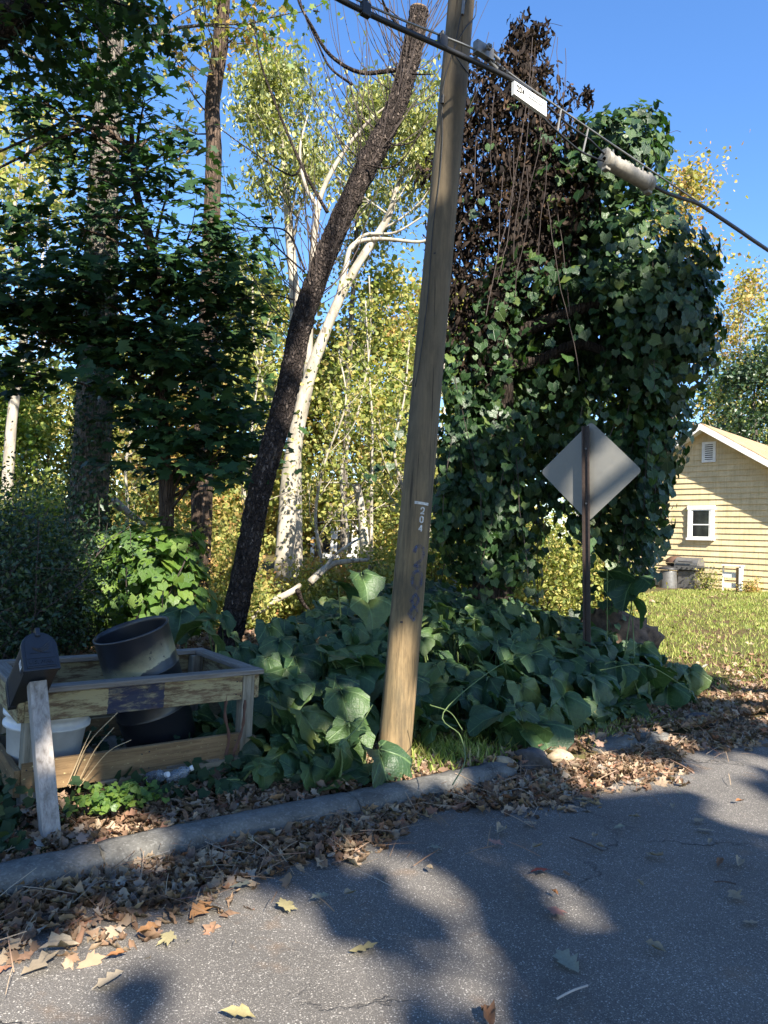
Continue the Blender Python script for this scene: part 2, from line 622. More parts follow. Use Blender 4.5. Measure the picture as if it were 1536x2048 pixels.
_as = np.concatenate([[-400, -120, -40, -15], np.arange(-8, 26, 0.35), [28, 32, 40, 60, 120, 400]])
_bs = np.concatenate([[-400, -100, -30, -12, -8, -6.9, -6.6, -6.4, -5, -3, -1.5, -0.4, 0.0, 0.05, 0.09, 0.14], np.arange(0.3, 26, 0.35), [28, 34, 45, 70, 130, 400]])
AA, BB = np.meshgrid(_as, _bs, indexing='ij')
XX, YY = xy(AA, BB)
ZZ = ground_z(XX, YY)
g = Geo()
nb = len(_bs)
g.v = list(map(tuple, np.column_stack([XX.ravel(), YY.ravel(), ZZ.ravel()])))
g.f = [(i * nb + j, (i + 1) * nb + j, (i + 1) * nb + j + 1, i * nb + j + 1) for i in range(len(_as) - 1) for j in range(nb - 1)]
tag(g.obj('ground', M_SOIL, smooth=True), kind='structure')

g = Geo()
_as = np.concatenate([[-300, -60, -20], np.arange(-8, 26, 0.5), [40, 100, 300]])
_bs = np.linspace(-6.5, 0.03, 14)
AA, BB = np.meshgrid(_as, _bs, indexing='ij')
XX, YY = xy(AA, BB)
ZZ = 0.5 * sst(7.5, 21, AA) + 0.02 * (1 - ((BB + 3.2) / 3.3) ** 2) - 0.015
nb = len(_bs)
g.v = list(map(tuple, np.column_stack([XX.ravel(), YY.ravel(), ZZ.ravel()])))
g.f = [(i * nb + j, (i + 1) * nb + j, (i + 1) * nb + j + 1, i * nb + j + 1) for i in range(len(_as) - 1) for j in range(nb - 1)]
tag(g.obj('road', M_ASPHALT, smooth=True), kind='structure')

# kerb: a rounded concrete lip poured in sections, broken towards the right
kerb_root = bpy.data.objects.new('kerb', None)
COL.objects.link(kerb_root)
kerb_root['_b'] = [0.0, 0.0, 0.0]
tag(kerb_root, kind='structure')


def kerb_section(a0, a1, hz=0.0, sh=0.0, tw=0.0, seed=0):
    rg = np.random.default_rng(seed)
    prof = [(-0.02, -0.08), (-0.018, 0.03), (0.0, 0.085), (0.03, 0.112), (0.075, 0.122), (0.14, 0.12), (0.185, 0.108), (0.20, 0.07), (0.20, -0.08)]
    prof = [(b - 0.03, z * 0.82 if z > 0 else z) for b, z in prof]
    n = max(3, int((a1 - a0) / 0.07))
    gg = Geo()
    vs = []
    for i in range(n + 1):
        a = a0 + (a1 - a0) * i / n
        z0 = 0.5 * float(sst(7.5, 21, a)) + hz + tw * (i / n - 0.5)
        end = 1 - (0.3 if a0 > 4 else 0.05) * math.exp(-min(i, n - i) * 1.6)
        for (b, z) in prof:
            x, y = xy(a + rg.normal() * 0.004, b + sh + rg.normal() * 0.004 + 0.012 * math.sin(a * 2.1))
            vs.append((x, y, z0 + (z * end if z > 0 else z) + rg.normal() * 0.003))
    m = len(prof)
    fs = [(i * m + j, i * m + j + 1, (i + 1) * m + j + 1, (i + 1) * m + j) for i in range(n) for j in range(m - 1)]
    fs.append(tuple(range(m))[::-1])
    fs.append(tuple(n * m + j for j in range(m)))
    gg.add(vs, [f[::-1] for f in fs])
    gg.obj('kerb_section', M_CONC, kerb_root, smooth=True)


for i, (a0, a1, hz, sh, tw) in enumerate([(-9, -6.03, 0, 0, 0), (-6.0, -3.02, 0, 0, 0), (-3.0, 0.42, 0, 0, 0.0), (0.432, 1.9, 0.0, 0.004, 0), (1.912, 3.28, -0.004, 0.0, -0.01),
                                          (4.35, 4.86, -0.03, 0.07, 0.05), (4.9, 5.35, -0.025, 0.02, -0.04), (6.3, 6.9, -0.07, 0.05, 0.03), (8.5, 12, -0.06, 0, 0), (12.02, 24, 0.0, 0, 0)]):
    kerb_section(a0, a1, hz, sh, tw, i)

# ------------------------------------------------------------------ house
M_SIDING = wood_mat('siding_paint', (0.53, 0.41, 0.23), (0.68, 0.54, 0.32), (0.72, 0.59, 0.37), axis=2, scale=3.0, bump=0.15, rough=0.7)
M_WHITE = plain_mat('white_paint', (0.78, 0.77, 0.74), 0.6, var=0.2, scale=9)
M_GLASS = plain_mat('window_glass', (0.012, 0.014, 0.016), 0.06, spec=0.6, var=0.5, scale=2)
M_DARK = plain_mat('dark_void', (0.012, 0.011, 0.01), 0.9)
k = NT('shingle')
_v = k.coord()
_br = k.n('TexBrick', Vector=_v, Scale=1.0)
_br.inputs['Color1'].default_value = C4((0.36, 0.26, 0.16))
_br.inputs['Color2'].default_value = C4((0.26, 0.18, 0.11))
_br.inputs['Mortar'].default_value = C4((0.12, 0.085, 0.055))
_br.inputs['Brick Width'].default_value = 0.3
_br.inputs['Row Height'].default_value = 0.14
_br.inputs['Mortar Size'].default_value = 0.008
_c = k.mix(0.7, _br.outputs[0], k.ramp(k.noise(_v, 3, 5), [(0.3, 0.65), (0.7, 1.1)]), 'MULTIPLY')
k.base(_c, 0.95, 0.1)
k.bump(k.noise(_v, 60, 3), 0.5, 0.01)
M_SHINGLE = k.m

HO = P(1415, 1185, 22.0)
HO[2] = 0.50
_d = math.radians(43)
HE = np.array([math.sin(_d), -math.cos(_d), 0])
HN = np.array([HE[1], -HE[0], 0.0])          # outward (towards camera)
UP = np.array([0, 0, 1.0])
PEAK_Q, PEAK_Z, SLOPE, HALF = -0.15, 5.62, 0.64, 4.2


def hw(q, d, z):                              # point on the house: along wall, outwards, absolute height
    p = HO + HE * q + HN * d
    return np.array([p[0], p[1], z])


house = thing('house', hw(PEAK_Q, 0, 0.4), 'yellow clapboard house with white trimmed window behind the vine draped tree', 'house')
EAVE_Z = PEAK_Z - SLOPE * HALF
g = Geo()
L = 9.0
q0, q1 = PEAK_Q - HALF, PEAK_Q + HALF
pr = [(q0, 0.3), (q1, 0.3), (q1, EAVE_Z), (PEAK_Q, PEAK_Z - 0.03), (q0, EAVE_Z)]
vs = [hw(q, -0.02, z) for q, z in pr] + [hw(q, -L, z) for q, z in pr]
g.add(vs, [(0, 1, 2, 3, 4), (9, 8, 7, 6, 5)] + [(i, i + 5, (i + 1) % 5 + 5, (i + 1) % 5) for i in range(5)])
g.obj('wall', M_SIDING, house)
EXPO = 0.176
z = 0.42
while z < PEAK_Z - 0.12:
    zt = min(z + EXPO + 0.02, PEAK_Z - 0.05)

    def ext(zz):
        w = HALF if zz <= EAVE_Z else max(0.02, (PEAK_Z - zz) / SLOPE)
        return PEAK_Q - w + 0.01, PEAK_Q + w - 0.01
    a0, a1 = ext(z)
    b0, b1 = ext(zt)
    jt = random.uniform(-0.002, 0.002)
    g = Geo()
    g.add([hw(a0, 0.034 + jt, z), hw(a1, 0.034 + jt, z), hw(b1, 0.006, zt), hw(b0, 0.006, zt),
           hw(a0, 0.0, z), hw(a1, 0.0, z), hw(b1, -0.004, zt), hw(b0, -0.004, zt)],
          [(0, 1, 2, 3), (7, 6, 5, 4), (0, 4, 5, 1), (1, 5, 6, 2), (2, 6, 7, 3), (3, 7, 4, 0)])
    g.obj('siding_board', M_SIDING, house)
    z += EXPO


def hbox(name, q0, q1, d0, d1, z0, z1, m, parent, bevel=0.0):
    g = Geo()
    g.box(HO * np.array([1, 1, 0]), HE, HN, UP, q0, q1, d0, d1, z0, z1)
    return g.obj(name, m, parent, bevel=bevel)


g = Geo()
wq0, wq1, wz0, wz1 = -0.63, 0.18, 2.13, 3.20
win = hbox('window', wq0 + 0.08, wq1 - 0.08, 0.02, 0.05, wz0 + 0.06, wz1 - 0.08, M_DARK, house)
for nm, a in (('frame_board', (wq0, wq0 + 0.105, 0.03, 0.085, wz0 + 0.071, wz1 - 0.001)), ('frame_board', (wq1 - 0.105, wq1, 0.03, 0.085, wz0 + 0.071, wz1 - 0.001)),
              ('frame_board', (wq0 - 0.02, wq1 + 0.02, 0.03, 0.092, wz1 - 0.115, wz1 + 0.02)), ('window_sill', (wq0 - 0.03, wq1 + 0.03, 0.03, 0.12, wz0, wz0 + 0.07)),
              ('sash_rail', (wq0 + 0.105, wq1 - 0.105, 0.05, 0.075, 2.60, 2.635)), ('sash_stile', (wq0 + 0.105, wq0 + 0.15, 0.051, 0.078, wz0 + 0.07, wz1 - 0.115)),
              ('sash_stile', (wq1 - 0.15, wq1 - 0.105, 0.051, 0.078, wz0 + 0.07, wz1 - 0.115)), ('sash_rail', (wq0 + 0.15, wq1 - 0.15, 0.052, 0.077, wz0 + 0.07, wz0 + 0.115)),
              ('sash_rail', (wq0 + 0.15, wq1 - 0.15, 0.052, 0.077, wz1 - 0.15, wz1 - 0.115))):
    hbox(nm, *a, M_WHITE, win)
hbox('pane', wq0 + 0.15, wq1 - 0.15, 0.053, 0.058, 2.635, wz1 - 0.15, M_GLASS, win)
hbox('pane', wq0 + 0.15, wq1 - 0.15, 0.053, 0.058, wz0 + 0.115, 2.60, M_GLASS, win)
vent = hbox('gable_vent', -0.19, 0.15, 0.02, 0.045, 4.60, 5.16, M_DARK, house)
for a in ((-0.23, -0.145, 0.03, 0.075, 4.56, 5.20), (0.105, 0.19, 0.03, 0.075, 4.56, 5.20), (-0.145, 0.105, 0.03, 0.07, 5.12, 5.20), (-0.145, 0.105, 0.03, 0.07, 4.56, 4.64)):
    hbox('vent_frame', *a, M_WHITE, vent)
for i in range(7):
    hbox('slat', -0.145, 0.105, 0.045, 0.066, 4.665 + i * 0.066, 4.70 + i * 0.066, M_WHITE, vent)
# roof: two slabs with overhang
OV = 0.42
for sgn in (1, -1):
    g = Geo()
    qe = PEAK_Q + sgn * (HALF + 0.45)
    ze = PEAK_Z - SLOPE * (HALF + 0.45)
    tp = [hw(PEAK_Q, OV, PEAK_Z + 0.14), hw(qe, OV, ze + 0.14), hw(qe, -L - 0.3, ze + 0.14), hw(PEAK_Q, -L - 0.3, PEAK_Z + 0.14)]
    bt = [p - UP * 0.05 for p in tp]
    fs = [(0, 1, 2, 3), (7, 6, 5, 4), (0, 4, 5, 1), (1, 5, 6, 2), (2, 6, 7, 3), (3, 7, 4, 0)]
    g.add(tp + bt, fs if sgn < 0 else [f[::-1] for f in fs])
    rf = g.obj('roof', M_SHINGLE, house)
    g = Geo()
    o0, o1 = hw(PEAK_Q, OV + 0.025, PEAK_Z + 0.11), hw(qe, OV + 0.025, ze + 0.11)
    back = -HN * 0.022
    dn = UP * 0.19
    q = [o0, o1, o1 - dn, o0 - dn]
    g.add(q + [p + back for p in q], fs)
    g.obj('rake_board', M_WHITE, house)
    g = Geo()
    q = [hw(PEAK_Q, OV, PEAK_Z - 0.03), hw(qe, OV, ze - 0.03), hw(qe, 0.0, ze - 0.03), hw(PEAK_Q, 0.0, PEAK_Z - 0.03)]
    g.add(q + [p - UP * 0.012 for p in q], fs)
    g.obj('soffit', M_WHITE, house)

# ------------------------------------------------------------------ utility pole, cables and what hangs on them
def _pole_extra(k, col):
    b = k.noise(k.coord((1, 1, 0.35)), 4.5, 5, 0.6)
    col = k.mix(k.ramp(b, [(0.45, 0.0), (0.68, 0.7)]), col, (0.085, 0.075, 0.045))
    wz = k.n('SeparateXYZ', Vector=k.coord()).outputs[2]
    wr = k.math('MULTIPLY', k.ramp(k.math('MULTIPLY', k.math('ADD', wz, k.noise(k.coord((1, 1, 0.4)), 3, 4)), 0.2), [(0.25, 0.0), (0.6, 0.75)]), 0.9)
    col = k.mix(wr, col, (0.115, 0.092, 0.064))
    ck_ = k.noise(k.coord((16, 16, 0.35)), 2.2, 3, 0.5)
    col = k.mix(k.ramp(ck_, [(0.66, 0.0), (0.70, 0.85)]), col, (0.03, 0.022, 0.014))
    pt = k.noise(k.coord((1, 1, 0.22), loc=(2, 5, 1)), 9, 6, 0.7)
    col = k.mix(k.ramp(pt, [(0.46, 0.0), (0.66, 0.7)]), col, (0.055, 0.045, 0.03))
    kn = k.n('TexVoronoi', {'feature': 'F1'}, Vector=k.coord((1, 1, 0.55)), Scale=2.2).outputs['Distance']
    return k.mix(k.ramp(kn, [(0.03, 0.75), (0.09, 0.0)]), col, (0.07, 0.04, 0.02))


M_POLE = wood_mat('pole_wood', (0.10, 0.07, 0.036), (0.22, 0.15, 0.075), (0.31, 0.22, 0.112), axis=2, scale=5.0, bump=0.5, rough=0.8, extra=_pole_extra)
M_CABLE = plain_mat('cable_rubber', (0.012, 0.012, 0.013), 0.5)
M_STEEL = plain_mat('strand_steel', (0.22, 0.215, 0.20), 0.45, metal=0.7)
M_GALV = plain_mat('galvanised', (0.2, 0.195, 0.185), 0.5, metal=0.4, var=0.4)
M_CLOSURE = plain_mat('closure_plastic', (0.25, 0.23, 0.195), 0.55, var=0.45, scale=20, bump=0.2)
M_INK = plain_mat('black_ink', (0.02, 0.02, 0.025), 0.8)
M_SILVER = plain_mat('silver_tape', (0.45, 0.45, 0.45), 0.4, metal=0.3, var=0.6, scale=60)

PB = np.array([0.14, 5.28, 0.02])
PT = P(936, -150, 5.42)
PAX = unit(PT - PB)
PLEN = float(np.linalg.norm(PT - PB))
_c = unit(np.array([EYE[0], EYE[1], 0]) - np.array([PB[0], PB[1], 0]))
PF = unit(_c - PAX * np.dot(_c, PAX))          # towards the road
PR = np.cross(PF, PAX) * -1                      # to the right as seen from the road
PR = PR if PR[0] > 0 else -PR


def pole_r(s):
    return 0.124 - 0.0035 * s


pole = thing('utility_pole', PB, 'leaning round wooden utility pole marked 204 beside the kerb', 'utility pole')
g = Geo()
ss = np.linspace(-0.4, PLEN, 70)
g.tube([PB + PAX * s for s in ss], [pole_r(s) * (1.04 if s < 0.1 else 1) for s in ss], 36, jit=0.006, seed=3)
g.obj('shaft', M_POLE, pole, smooth=True)


def on_pole(px, py, out=0.003):
    """height along the pole and angle for a sight line meeting the front of the pole"""
    d = ray(px, py)
    best = None
    for s in np.linspace(0, PLEN, 900):
        p = PB + PAX * s
        t = np.dot(p - EYE, d) / np.dot(d, d)
        q = EYE + d * t - p
        zz = abs(np.dot(q, PAX))
        if best is None or zz < best[0]:
            best = (zz, s, np.dot(q, PR))
    s, x = best[1], np.clip(best[2], -0.95 * pole_r(best[1]), 0.95 * pole_r(best[1]))
    return s, math.asin(x / pole_r(s))


def pole_pt(s, ang, out=0.003):
    r = pole_r(s) + out
    return PB + PAX * s + (PF * math.cos(ang) + PR * math.sin(ang)) * r


def pole_ribbon(pts, w, out=0.0035):
    """flat stroke painted or stuck on the pole; pts are (arc, height) in metres about (ang0, s0)"""
    g = Geo()
    pts = np.asarray(pts, float)
    tg = np.gradient(pts, axis=0)
    tg /= np.linalg.norm(tg, axis=1)[:, None] + 1e-9
    nr = np.column_stack([-tg[:, 1], tg[:, 0]])
    vs = []
    for p, n in zip(pts, nr):
        for e in (-0.5, 0.5):
            a, s = p + n * w * e
            vs.append(pole_pt(s, a / pole_r(s), out))
    g.add(vs, [(2 * i, 2 * i + 1, 2 * i + 3, 2 * i + 2) for i in range(len(pts) - 1)])
    return g


STROKES = {
    '2': [[(-.5, .65), (-.35, .95), (0, 1.0), (.38, .9), (.45, .62), (.2, .3), (-.5, 0), (.55, 0)]],
    '0': [[(0, 1), (.4, .85), (.45, .5), (.4, .15), (0, 0), (-.4, .15), (-.45, .5), (-.4, .85), (0, 1)]],
    '4': [[(.25, 0), (.25, 1), (-.5, .3), (.5, .3)]],
    '8': [[(0, .55), (.38, .75), (0, 1), (-.38, .75), (0, .55), (.45, .27), (0, 0), (-.45, .27), (0, .55)]],
}


def dense(pts, n):
    pts = np.asarray(pts, float)
    d = np.concatenate([[0], np.cumsum(np.linalg.norm(np.diff(pts, axis=0), axis=1))])
    q = np.linspace(0, d[-1], n)
    return np.column_stack([np.interp(q, d, pts[:, i]) for i in range(2)])


s0, a0 = on_pole(843, 1010)
g = pole_ribbon(dense([(a0 * pole_r(s0) - 0.055, s0 + 0.004), (a0 * pole_r(s0) + 0.055, s0)], 14), 0.02)
g.obj('reflective_strip', M_SILVER, pole)
for ch, (px, py) in zip('204', ((844, 1023), (842, 1041), (840, 1057))):
    s0, a0 = on_pole(px, py)
    for st in STROKES[ch]:
        pts = dense([(a0 * pole_r(s0) + x * 0.026, s0 + (y - 0.5) * 0.046) for x, y in st], 40)
        pole_ribbon(pts, 0.0095).obj('number_digit', M_SILVER, pole)
k = NT('blue_spray')
_n1 = k.noise(k.coord((1, 1, 0.4)), 26, 5, 0.75)
k.base((0.018, 0.055, 0.15), 0.7, 0.3)
_tp = k.n('BsdfTransparent')
_mx = k.n('MixShader', Fac=k.ramp(_n1, [(0.38, 0.0), (0.64, 0.58)]))
k.link(_tp.outputs[0], _mx.inputs[1])
k.link(k.b.outputs[0], _mx.inputs[2])
k.link(_mx.outputs[0], k.out.inputs[0])
for i, (ch, (px, py), hh) in enumerate(zip('208', ((838, 1112), (834, 1157), (828, 1212)), (0.15, 0.13, 0.19))):
    s0, a0 = on_pole(px, py)
    for st in STROKES[ch]:
        pts = dense([(a0 * pole_r(s0) + x * 0.085, s0 + (y - 0.5) * hh) for x, y in st], 60)
        pts += rng.normal(0, 0.0015, pts.shape)
        pole_ribbon(pts, 0.024, 0.002 + 0.0006 * i).obj('spray_paint_digit', k.m, pole)
# small knot hole and staples
for (px, py, w) in ((803, 1242, 0.02), (868, 520, 0.015)):
    s0, a0 = on_pole(px, py)
    pole_ribbon(dense([(a0 * pole_r(s0) - w / 2, s0), (a0 * pole_r(s0) + w / 2, s0 + 0.004)], 8), 0.012).obj('staple', M_INK, pole)


def pole_wire(pix, r, m, name, out=0.012):
    pts = []
    for px, py in pix:
        s0, a0 = on_pole(px, py)
        pts.append(pole_pt(s0, a0, out))
    Geo().tube(smooth_path(pts, 60), r, 6).obj(name, m, pole, smooth=True)


pole_wire([(930, 20), (918, 60), (908, 110), (890, 175), (885, 230), (885, 290), (878, 380), (866, 470), (856, 600), (842, 720), (832, 780)], 0.0035, M_CABLE, 'ground_wire')
pole_wire([(950, 10), (944, 40), (925, 80), (907, 122), (915, 145), (938, 158), (950, 172)], 0.004, M_CABLE, 'ground_wire', 0.02)
s0, a0 = on_pole(923, 38)
g = Geo()
p = pole_pt(s0, a0, 0.015)
g.tube([p - PAX * 0.055, p + PAX * 0.055], 0.012, 10)
g.obj('wire_connector', M_GALV, pole)
g = Geo()
p = pole_pt(*on_pole(886, 215), 0.012)
g.tube([p - PAX * 0.03, p + PAX * 0.035], 0.013, 8)
g.obj('wire_connector', M_CABLE, pole)

ZC = 5.24                                        # the line hangs level along the road
line = thing('overhead_line', G(945, 110, ZC), 'black overhead cable with steel strand clamped to the pole', 'cable')


def linept(px, py, dz=0.0):
    # sight line meets the vertical plane of the line (parallel to the kerb, just in front of the pole)
    d = ray(px, py)
    q = G(952, 112, ZC)
    t = np.dot((q - EYE)[:2], KN) / np.dot(d[:2], KN)
    return EYE + d * t


def cable(pix, r, m, name, n=60, seg=8):
    pts = smooth_path([linept(*p) for p in pix], n)
    e0, e1 = pts[0] - (pts[1] - pts[0]) * 0, pts[-1]
    Geo().tube(pts, r, seg).obj(name, m, line, smooth=True)


cable([(590, -52), (690, 4), (790, 52), (880, 92), (950, 124), (1010, 152), (1060, 182)], 0.019, M_CABLE, 'main_cable')
cable([(610, -60), (715, 0), (800, 38), (885, 72), (955, 102), (1010, 140), (1060, 176), (1200, 272), (1310, 346), (1400, 406), (1470, 452), (1536, 497), (1680, 590)], 0.0075, M_STEEL, 'messenger_strand', 90)
cable([(1060, 184), (1090, 208), (1140, 252), (1180, 280), (1212, 312)], 0.008, M_CABLE, 'splice_loop')
cable([(1060, 190), (1086, 234), (1120, 268), (1160, 302), (1190, 316), (1208, 322)], 0.008, M_CABLE, 'splice_loop')
cable([(1298, 366), (1330, 384), (1365, 397), (1400, 410), (1470, 456), (1536, 501), (1680, 594)], 0.017, M_CABLE, 'main_cable')
for px, py in ((731, 12), (885, 76)):
    c = linept(px, py)
    g = Geo()
    g.box(c, np.append(KD, 0), np.append(KN, 0), UP, -0.035, 0.035, -0.02, 0.02, -0.07, 0.02)
    g.tube([c + UP * 0.015, c + UP * 0.05], 0.016, 8)
    g.obj('cable_clamp', M_CABLE, line, bevel=0.006)
c = linept(966, 103)
g = Geo()
kd3, kn3 = np.append(KD, 0), np.append(KN, 0)
g.box(c, kd3, kn3, UP, -0.085, 0.085, -0.03, 0.02, -0.045, 0.045)
g.tube([c - kn3 * 0.09, c + kn3 * 0.16], 0.011, 8)
g.tube([c - kn3 * 0.075, c - kn3 * 0.05], 0.026, 6)
g.tube([c + kd3 * 0.05 + UP * 0.03, c + kd3 * 0.17 + UP * 0.01], 0.013, 8)
g.tube([c + kd3 * 0.06 - UP * 0.045, c + kd3 * 0.15 - UP * 0.07], 0.016, 8)
g.obj('suspension_clamp', M_GALV, line, bevel=0.004)
for i in range(5):
    c = linept(975 + i * 9, 117 + i * 7)
    Geo().tube([c - kd3 * 0.012, c + kd3 * 0.012], 0.022, 8).obj('dead_end_grip', M_CABLE, line)
for (x0, y0, x1, y1) in ((1122, 219, 1115, 262), (1176, 258, 1166, 304)):
    Geo().tube([linept(x0, y0), linept(x1, y1)], 0.008, 6).obj('strap', M_GALV, line)

# white tag hanging from the strand
tagm = thing('cable_marker', linept(1054, 205), 'white rectangular marker plate numbered 204 hanging on the overhead cable', 'marker')
g = Geo()
cs = [linept(*p) for p in ((1022, 166), (1086, 208), (1086, 237), (1022, 192))]
n0 = kn3 * 0.05
cs = [p - n0 * 0.7 for p in cs]
g.add(cs + [p + n0 * 0.6 for p in cs], [(3, 2, 1, 0), (4, 5, 6, 7), (0, 1, 5, 4), (1, 2, 6, 5), (2, 3, 7, 6), (3, 0, 4, 7)])
g.obj('plate', M_WHITE, tagm)


def plate_pt(u, v):
    return (cs[0] * (1 - u) + cs[1] * u) * (1 - v) + (cs[3] * (1 - u) + cs[2] * u) * v - n0 * 0.05


for i, ch in enumerate('204'):
    for st in STROKES[ch]:
        pts = dense([(0.10 + i * 0.085 + x * 0.06, 0.62 - y * 0.42) for x, y in st], 24)
        Geo().tube([plate_pt(*p) for p in pts], 0.0045, 4).obj('plate_digit', M_INK, tagm)
M_PALEBLUE = plain_mat('faded_print', (0.55, 0.57, 0.6), 0.7)
for (u0, u1, v, r) in ((0.05, 0.95, 0.80, 0.0025), (0.42, 0.9, 0.3, 0.006), (0.42, 0.85, 0.5, 0.006)):
    Geo().tube([plate_pt(u0, v), plate_pt(u1, v)], r, 4).obj('faded_print', M_PALEBLUE, tagm)

clo = thing('splice_closure', linept(1253, 342), 'grey plastic splice closure hanging under the overhead cable', 'splice closure')
c0, c1 = linept(1208, 318), linept(1300, 370)
ax = unit(c1 - c0)
Lc = float(np.linalg.norm(c1 - c0))
ux = unit(np.cross(ax, UP))
uz = np.cross(ux, ax)
uz = uz if uz[2] > 0 else -uz
g = Geo()
prof = [(0.02, 0.0), (0.068, 0.0), (0.078, 0.012), (0.078, 0.05), (0.066, 0.06), (0.066, 0.072)]
for i in range(12):
    zc = 0.072 + (Lc - 0.144) * i / 11
    prof += [(0.0655 + 0.0015 * (i % 2), zc)]
prof += [(0.066, Lc - 0.072), (0.066, Lc - 0.06), (0.078, Lc - 0.05), (0.078, Lc - 0.012), (0.068, Lc), (0.02, Lc)]
g.lathe(c0, ux, uz, ax, prof, 26)
g.obj('shell', M_CLOSURE, clo, smooth=True)
for e in (0.03, Lc - 0.03):
    for s in (-1, 1):
        g = Geo()
        g.box(c0 + ax * e + ux * 0.0 + uz * (-0.06 * s), ax, ux, uz, -0.03, 0.03, -0.03, 0.03, -0.035, 0.035)
        g.obj('end_clamp', M_CLOSURE, clo, bevel=0.01)
for i in range(6):
    g = Geo()
    e = 0.1 + (Lc - 0.2) * i / 5
    g.box(c0 + ax * e + uz * 0.066, ax, ux, uz, -0.018, 0.018, -0.02, 0.02, -0.02, 0.022)
    g.obj('latch', M_CLOSURE, clo, bevel=0.006)
for e in (0.12, Lc - 0.12):
    g = Geo()
    g.tube([c0 + ax * e + uz * 0.06, c0 + ax * e + uz * 0.125], 0.008, 6)
    g.obj('hanger', M_GALV, clo)

# ------------------------------------------------------------------ warning sign seen from behind
M_SIGN = NT('sign_back')
_v = M_SIGN.coord()
_a = M_SIGN.noise(_v, 3.5, 6, 0.65)
M_SIGN.base(M_SIGN.mix(0.8, (0.185, 0.18, 0.165), M_SIGN.ramp(_a, [(0.3, 0.72), (0.7, 1.05)]), 'MULTIPLY'), M_SIGN.ramp(_a, [(0.3, 0.42), (0.7, 0.62)]), 0.5, 0.45)
M_SIGN = M_SIGN.m
M_RUST = plain_mat('brown_channel', (0.046, 0.031, 0.025), 0.55, var=0.5, scale=18, metal=0.2)
sb = P(1179, 1300, 7.8)
sb[2] = ground_z(sb[0], sb[1]) - 0.05
st_ = P(1172, 853, 7.85)
sign = thing('road_sign', sb, 'grey back of a diamond road sign on a brown steel post', 'sign')
sa = unit(st_ - sb)
yaw = math.radians(30)
sn = np.array([-math.sin(yaw), -math.cos(yaw), 0])
sx = unit(np.cross(sa, sn))
sx = sx if sx[0] > 0 else -sx
sn = np.cross(sx, sa)
sn = sn if sn[1] < 0 else -sn
sc_ = P(1178, 942, 7.85) - sn * 0.03
hd = 0.56
g = Geo()
out = []
for k4 in range(4):
    a = math.pi / 2 * k4
    cx, cz = math.cos(a) * (hd - 0.068), math.sin(a) * (hd - 0.068)
    for j in range(-3, 4):
        t = a + j * math.pi / 12
        out.append((cx + 0.048 * math.cos(t), cz + 0.048 * math.sin(t)))
n = len(out)
dt = -0.035
fr = [sc_ + sx * (x * math.cos(dt) - z * math.sin(dt)) + sa * (x * math.sin(dt) + z * math.cos(dt)) for x, z in out]
g.add(fr + [p - sn * 0.004 for p in fr], [tuple(range(n)), tuple(range(2 * n - 1, n - 1, -1))] + [(i, i + n, (i + 1) % n + n, (i + 1) % n) for i in range(n)])
g.obj('sign_plate', M_SIGN, sign)
g = Geo()
Ls = float(np.linalg.norm(st_ - sb))
for (x0, x1, d0, d1) in ((-0.028, 0.028, 0.0, 0.008), (-0.0285, -0.021, 0.008, 0.032), (0.021, 0.0285, 0.008, 0.032), (-0.042, -0.0285, 0.026, 0.033), (0.0285, 0.042, 0.026, 0.033)):
    g.box(sb + sn * 0.0, sx, sn, sa, x0, x1, d0, d1, 0, Ls)
g.obj('post', M_RUST, sign)
for i in range(26):
    s = Ls - 0.05 - i * 0.075
    g = Geo()
    g.tube([sb + sa * s - sx * 0.0 + sn * 0.008, sb + sa * s + sn * 0.0095], 0.0055, 6)
    g.obj('bolt_hole', M_INK, sign)
for s in (Ls - 0.25, Ls - 0.86):
    g = Geo()
    g.tube([sb + sa * s + sn * 0.008, sb + sa * s + sn * 0.02], 0.011, 6)
    g.obj('bolt', M_GALV, sign)

# ------------------------------------------------------------------ mailbox on its post
M_MAIL = plain_mat('black_plastic', (0.016, 0.019, 0.026), 0.42, var=0.3, scale=25)
M_POST = wood_mat('weathered_post', (0.16, 0.135, 0.115), (0.29, 0.26, 0.235), (0.40, 0.37, 0.34), axis=2, scale=6, bump=0.6)
mb0 = np.array([-1.655, 3.76, 0.0])
mt0 = P(74, 1372, 4.02)
mail = thing('mailbox', mb0, 'black arched mailbox on a weathered leaning wooden post', 'mailbox')
ma = unit(mt0 - mb0)
mx_ = unit(np.append(KD, 0) - ma * np.dot(np.append(KD, 0), ma))
my_ = np.cross(ma, mx_)                     # away from the road
g = Geo()
Lp = float(np.linalg.norm(mt0 - mb0))
g.box(mb0, mx_, my_, ma, -0.045, 0.045, -0.045, 0.045, -0.3, Lp + 0.02)
g.obj('post', M_POST, mail, bevel=0.006)
mrot = math.radians(13)                     # nose up
fy = my_ * math.cos(mrot) - ma * math.sin(mrot)
fz = ma * math.cos(mrot) + my_ * math.sin(mrot)
tw_ = math.radians(2)
fx = mx_ * math.cos(tw_) + fy * math.sin(tw_)
fy = np.cross(fz, fx)
mo = mt0 + ma * 0.02 - fy * 0.14
W2, HS, LB = 0.088, 0.14, 0.44


def arch(w, hs, n=14):
    return [(w, 0.0)] + [(w * math.cos(t), hs + w * 1.05 * math.sin(t)) for t in np.linspace(0, math.pi, n)] + [(-w, 0.0)]


def arch_solid(w, hs, y0, y1, z0=0.0):
    ar = arch(w, hs)
    n = len(ar)
    vs = [mo + fx * x + fz * (z + z0) + fy * y for y in (y0, y1) for x, z in ar]
    return Geo().add(vs, [tuple(range(n)), tuple(range(2 * n - 1, n - 1, -1))] + [(i, i + n, (i + 1) % n + n, (i + 1) % n) for i in range(n)])


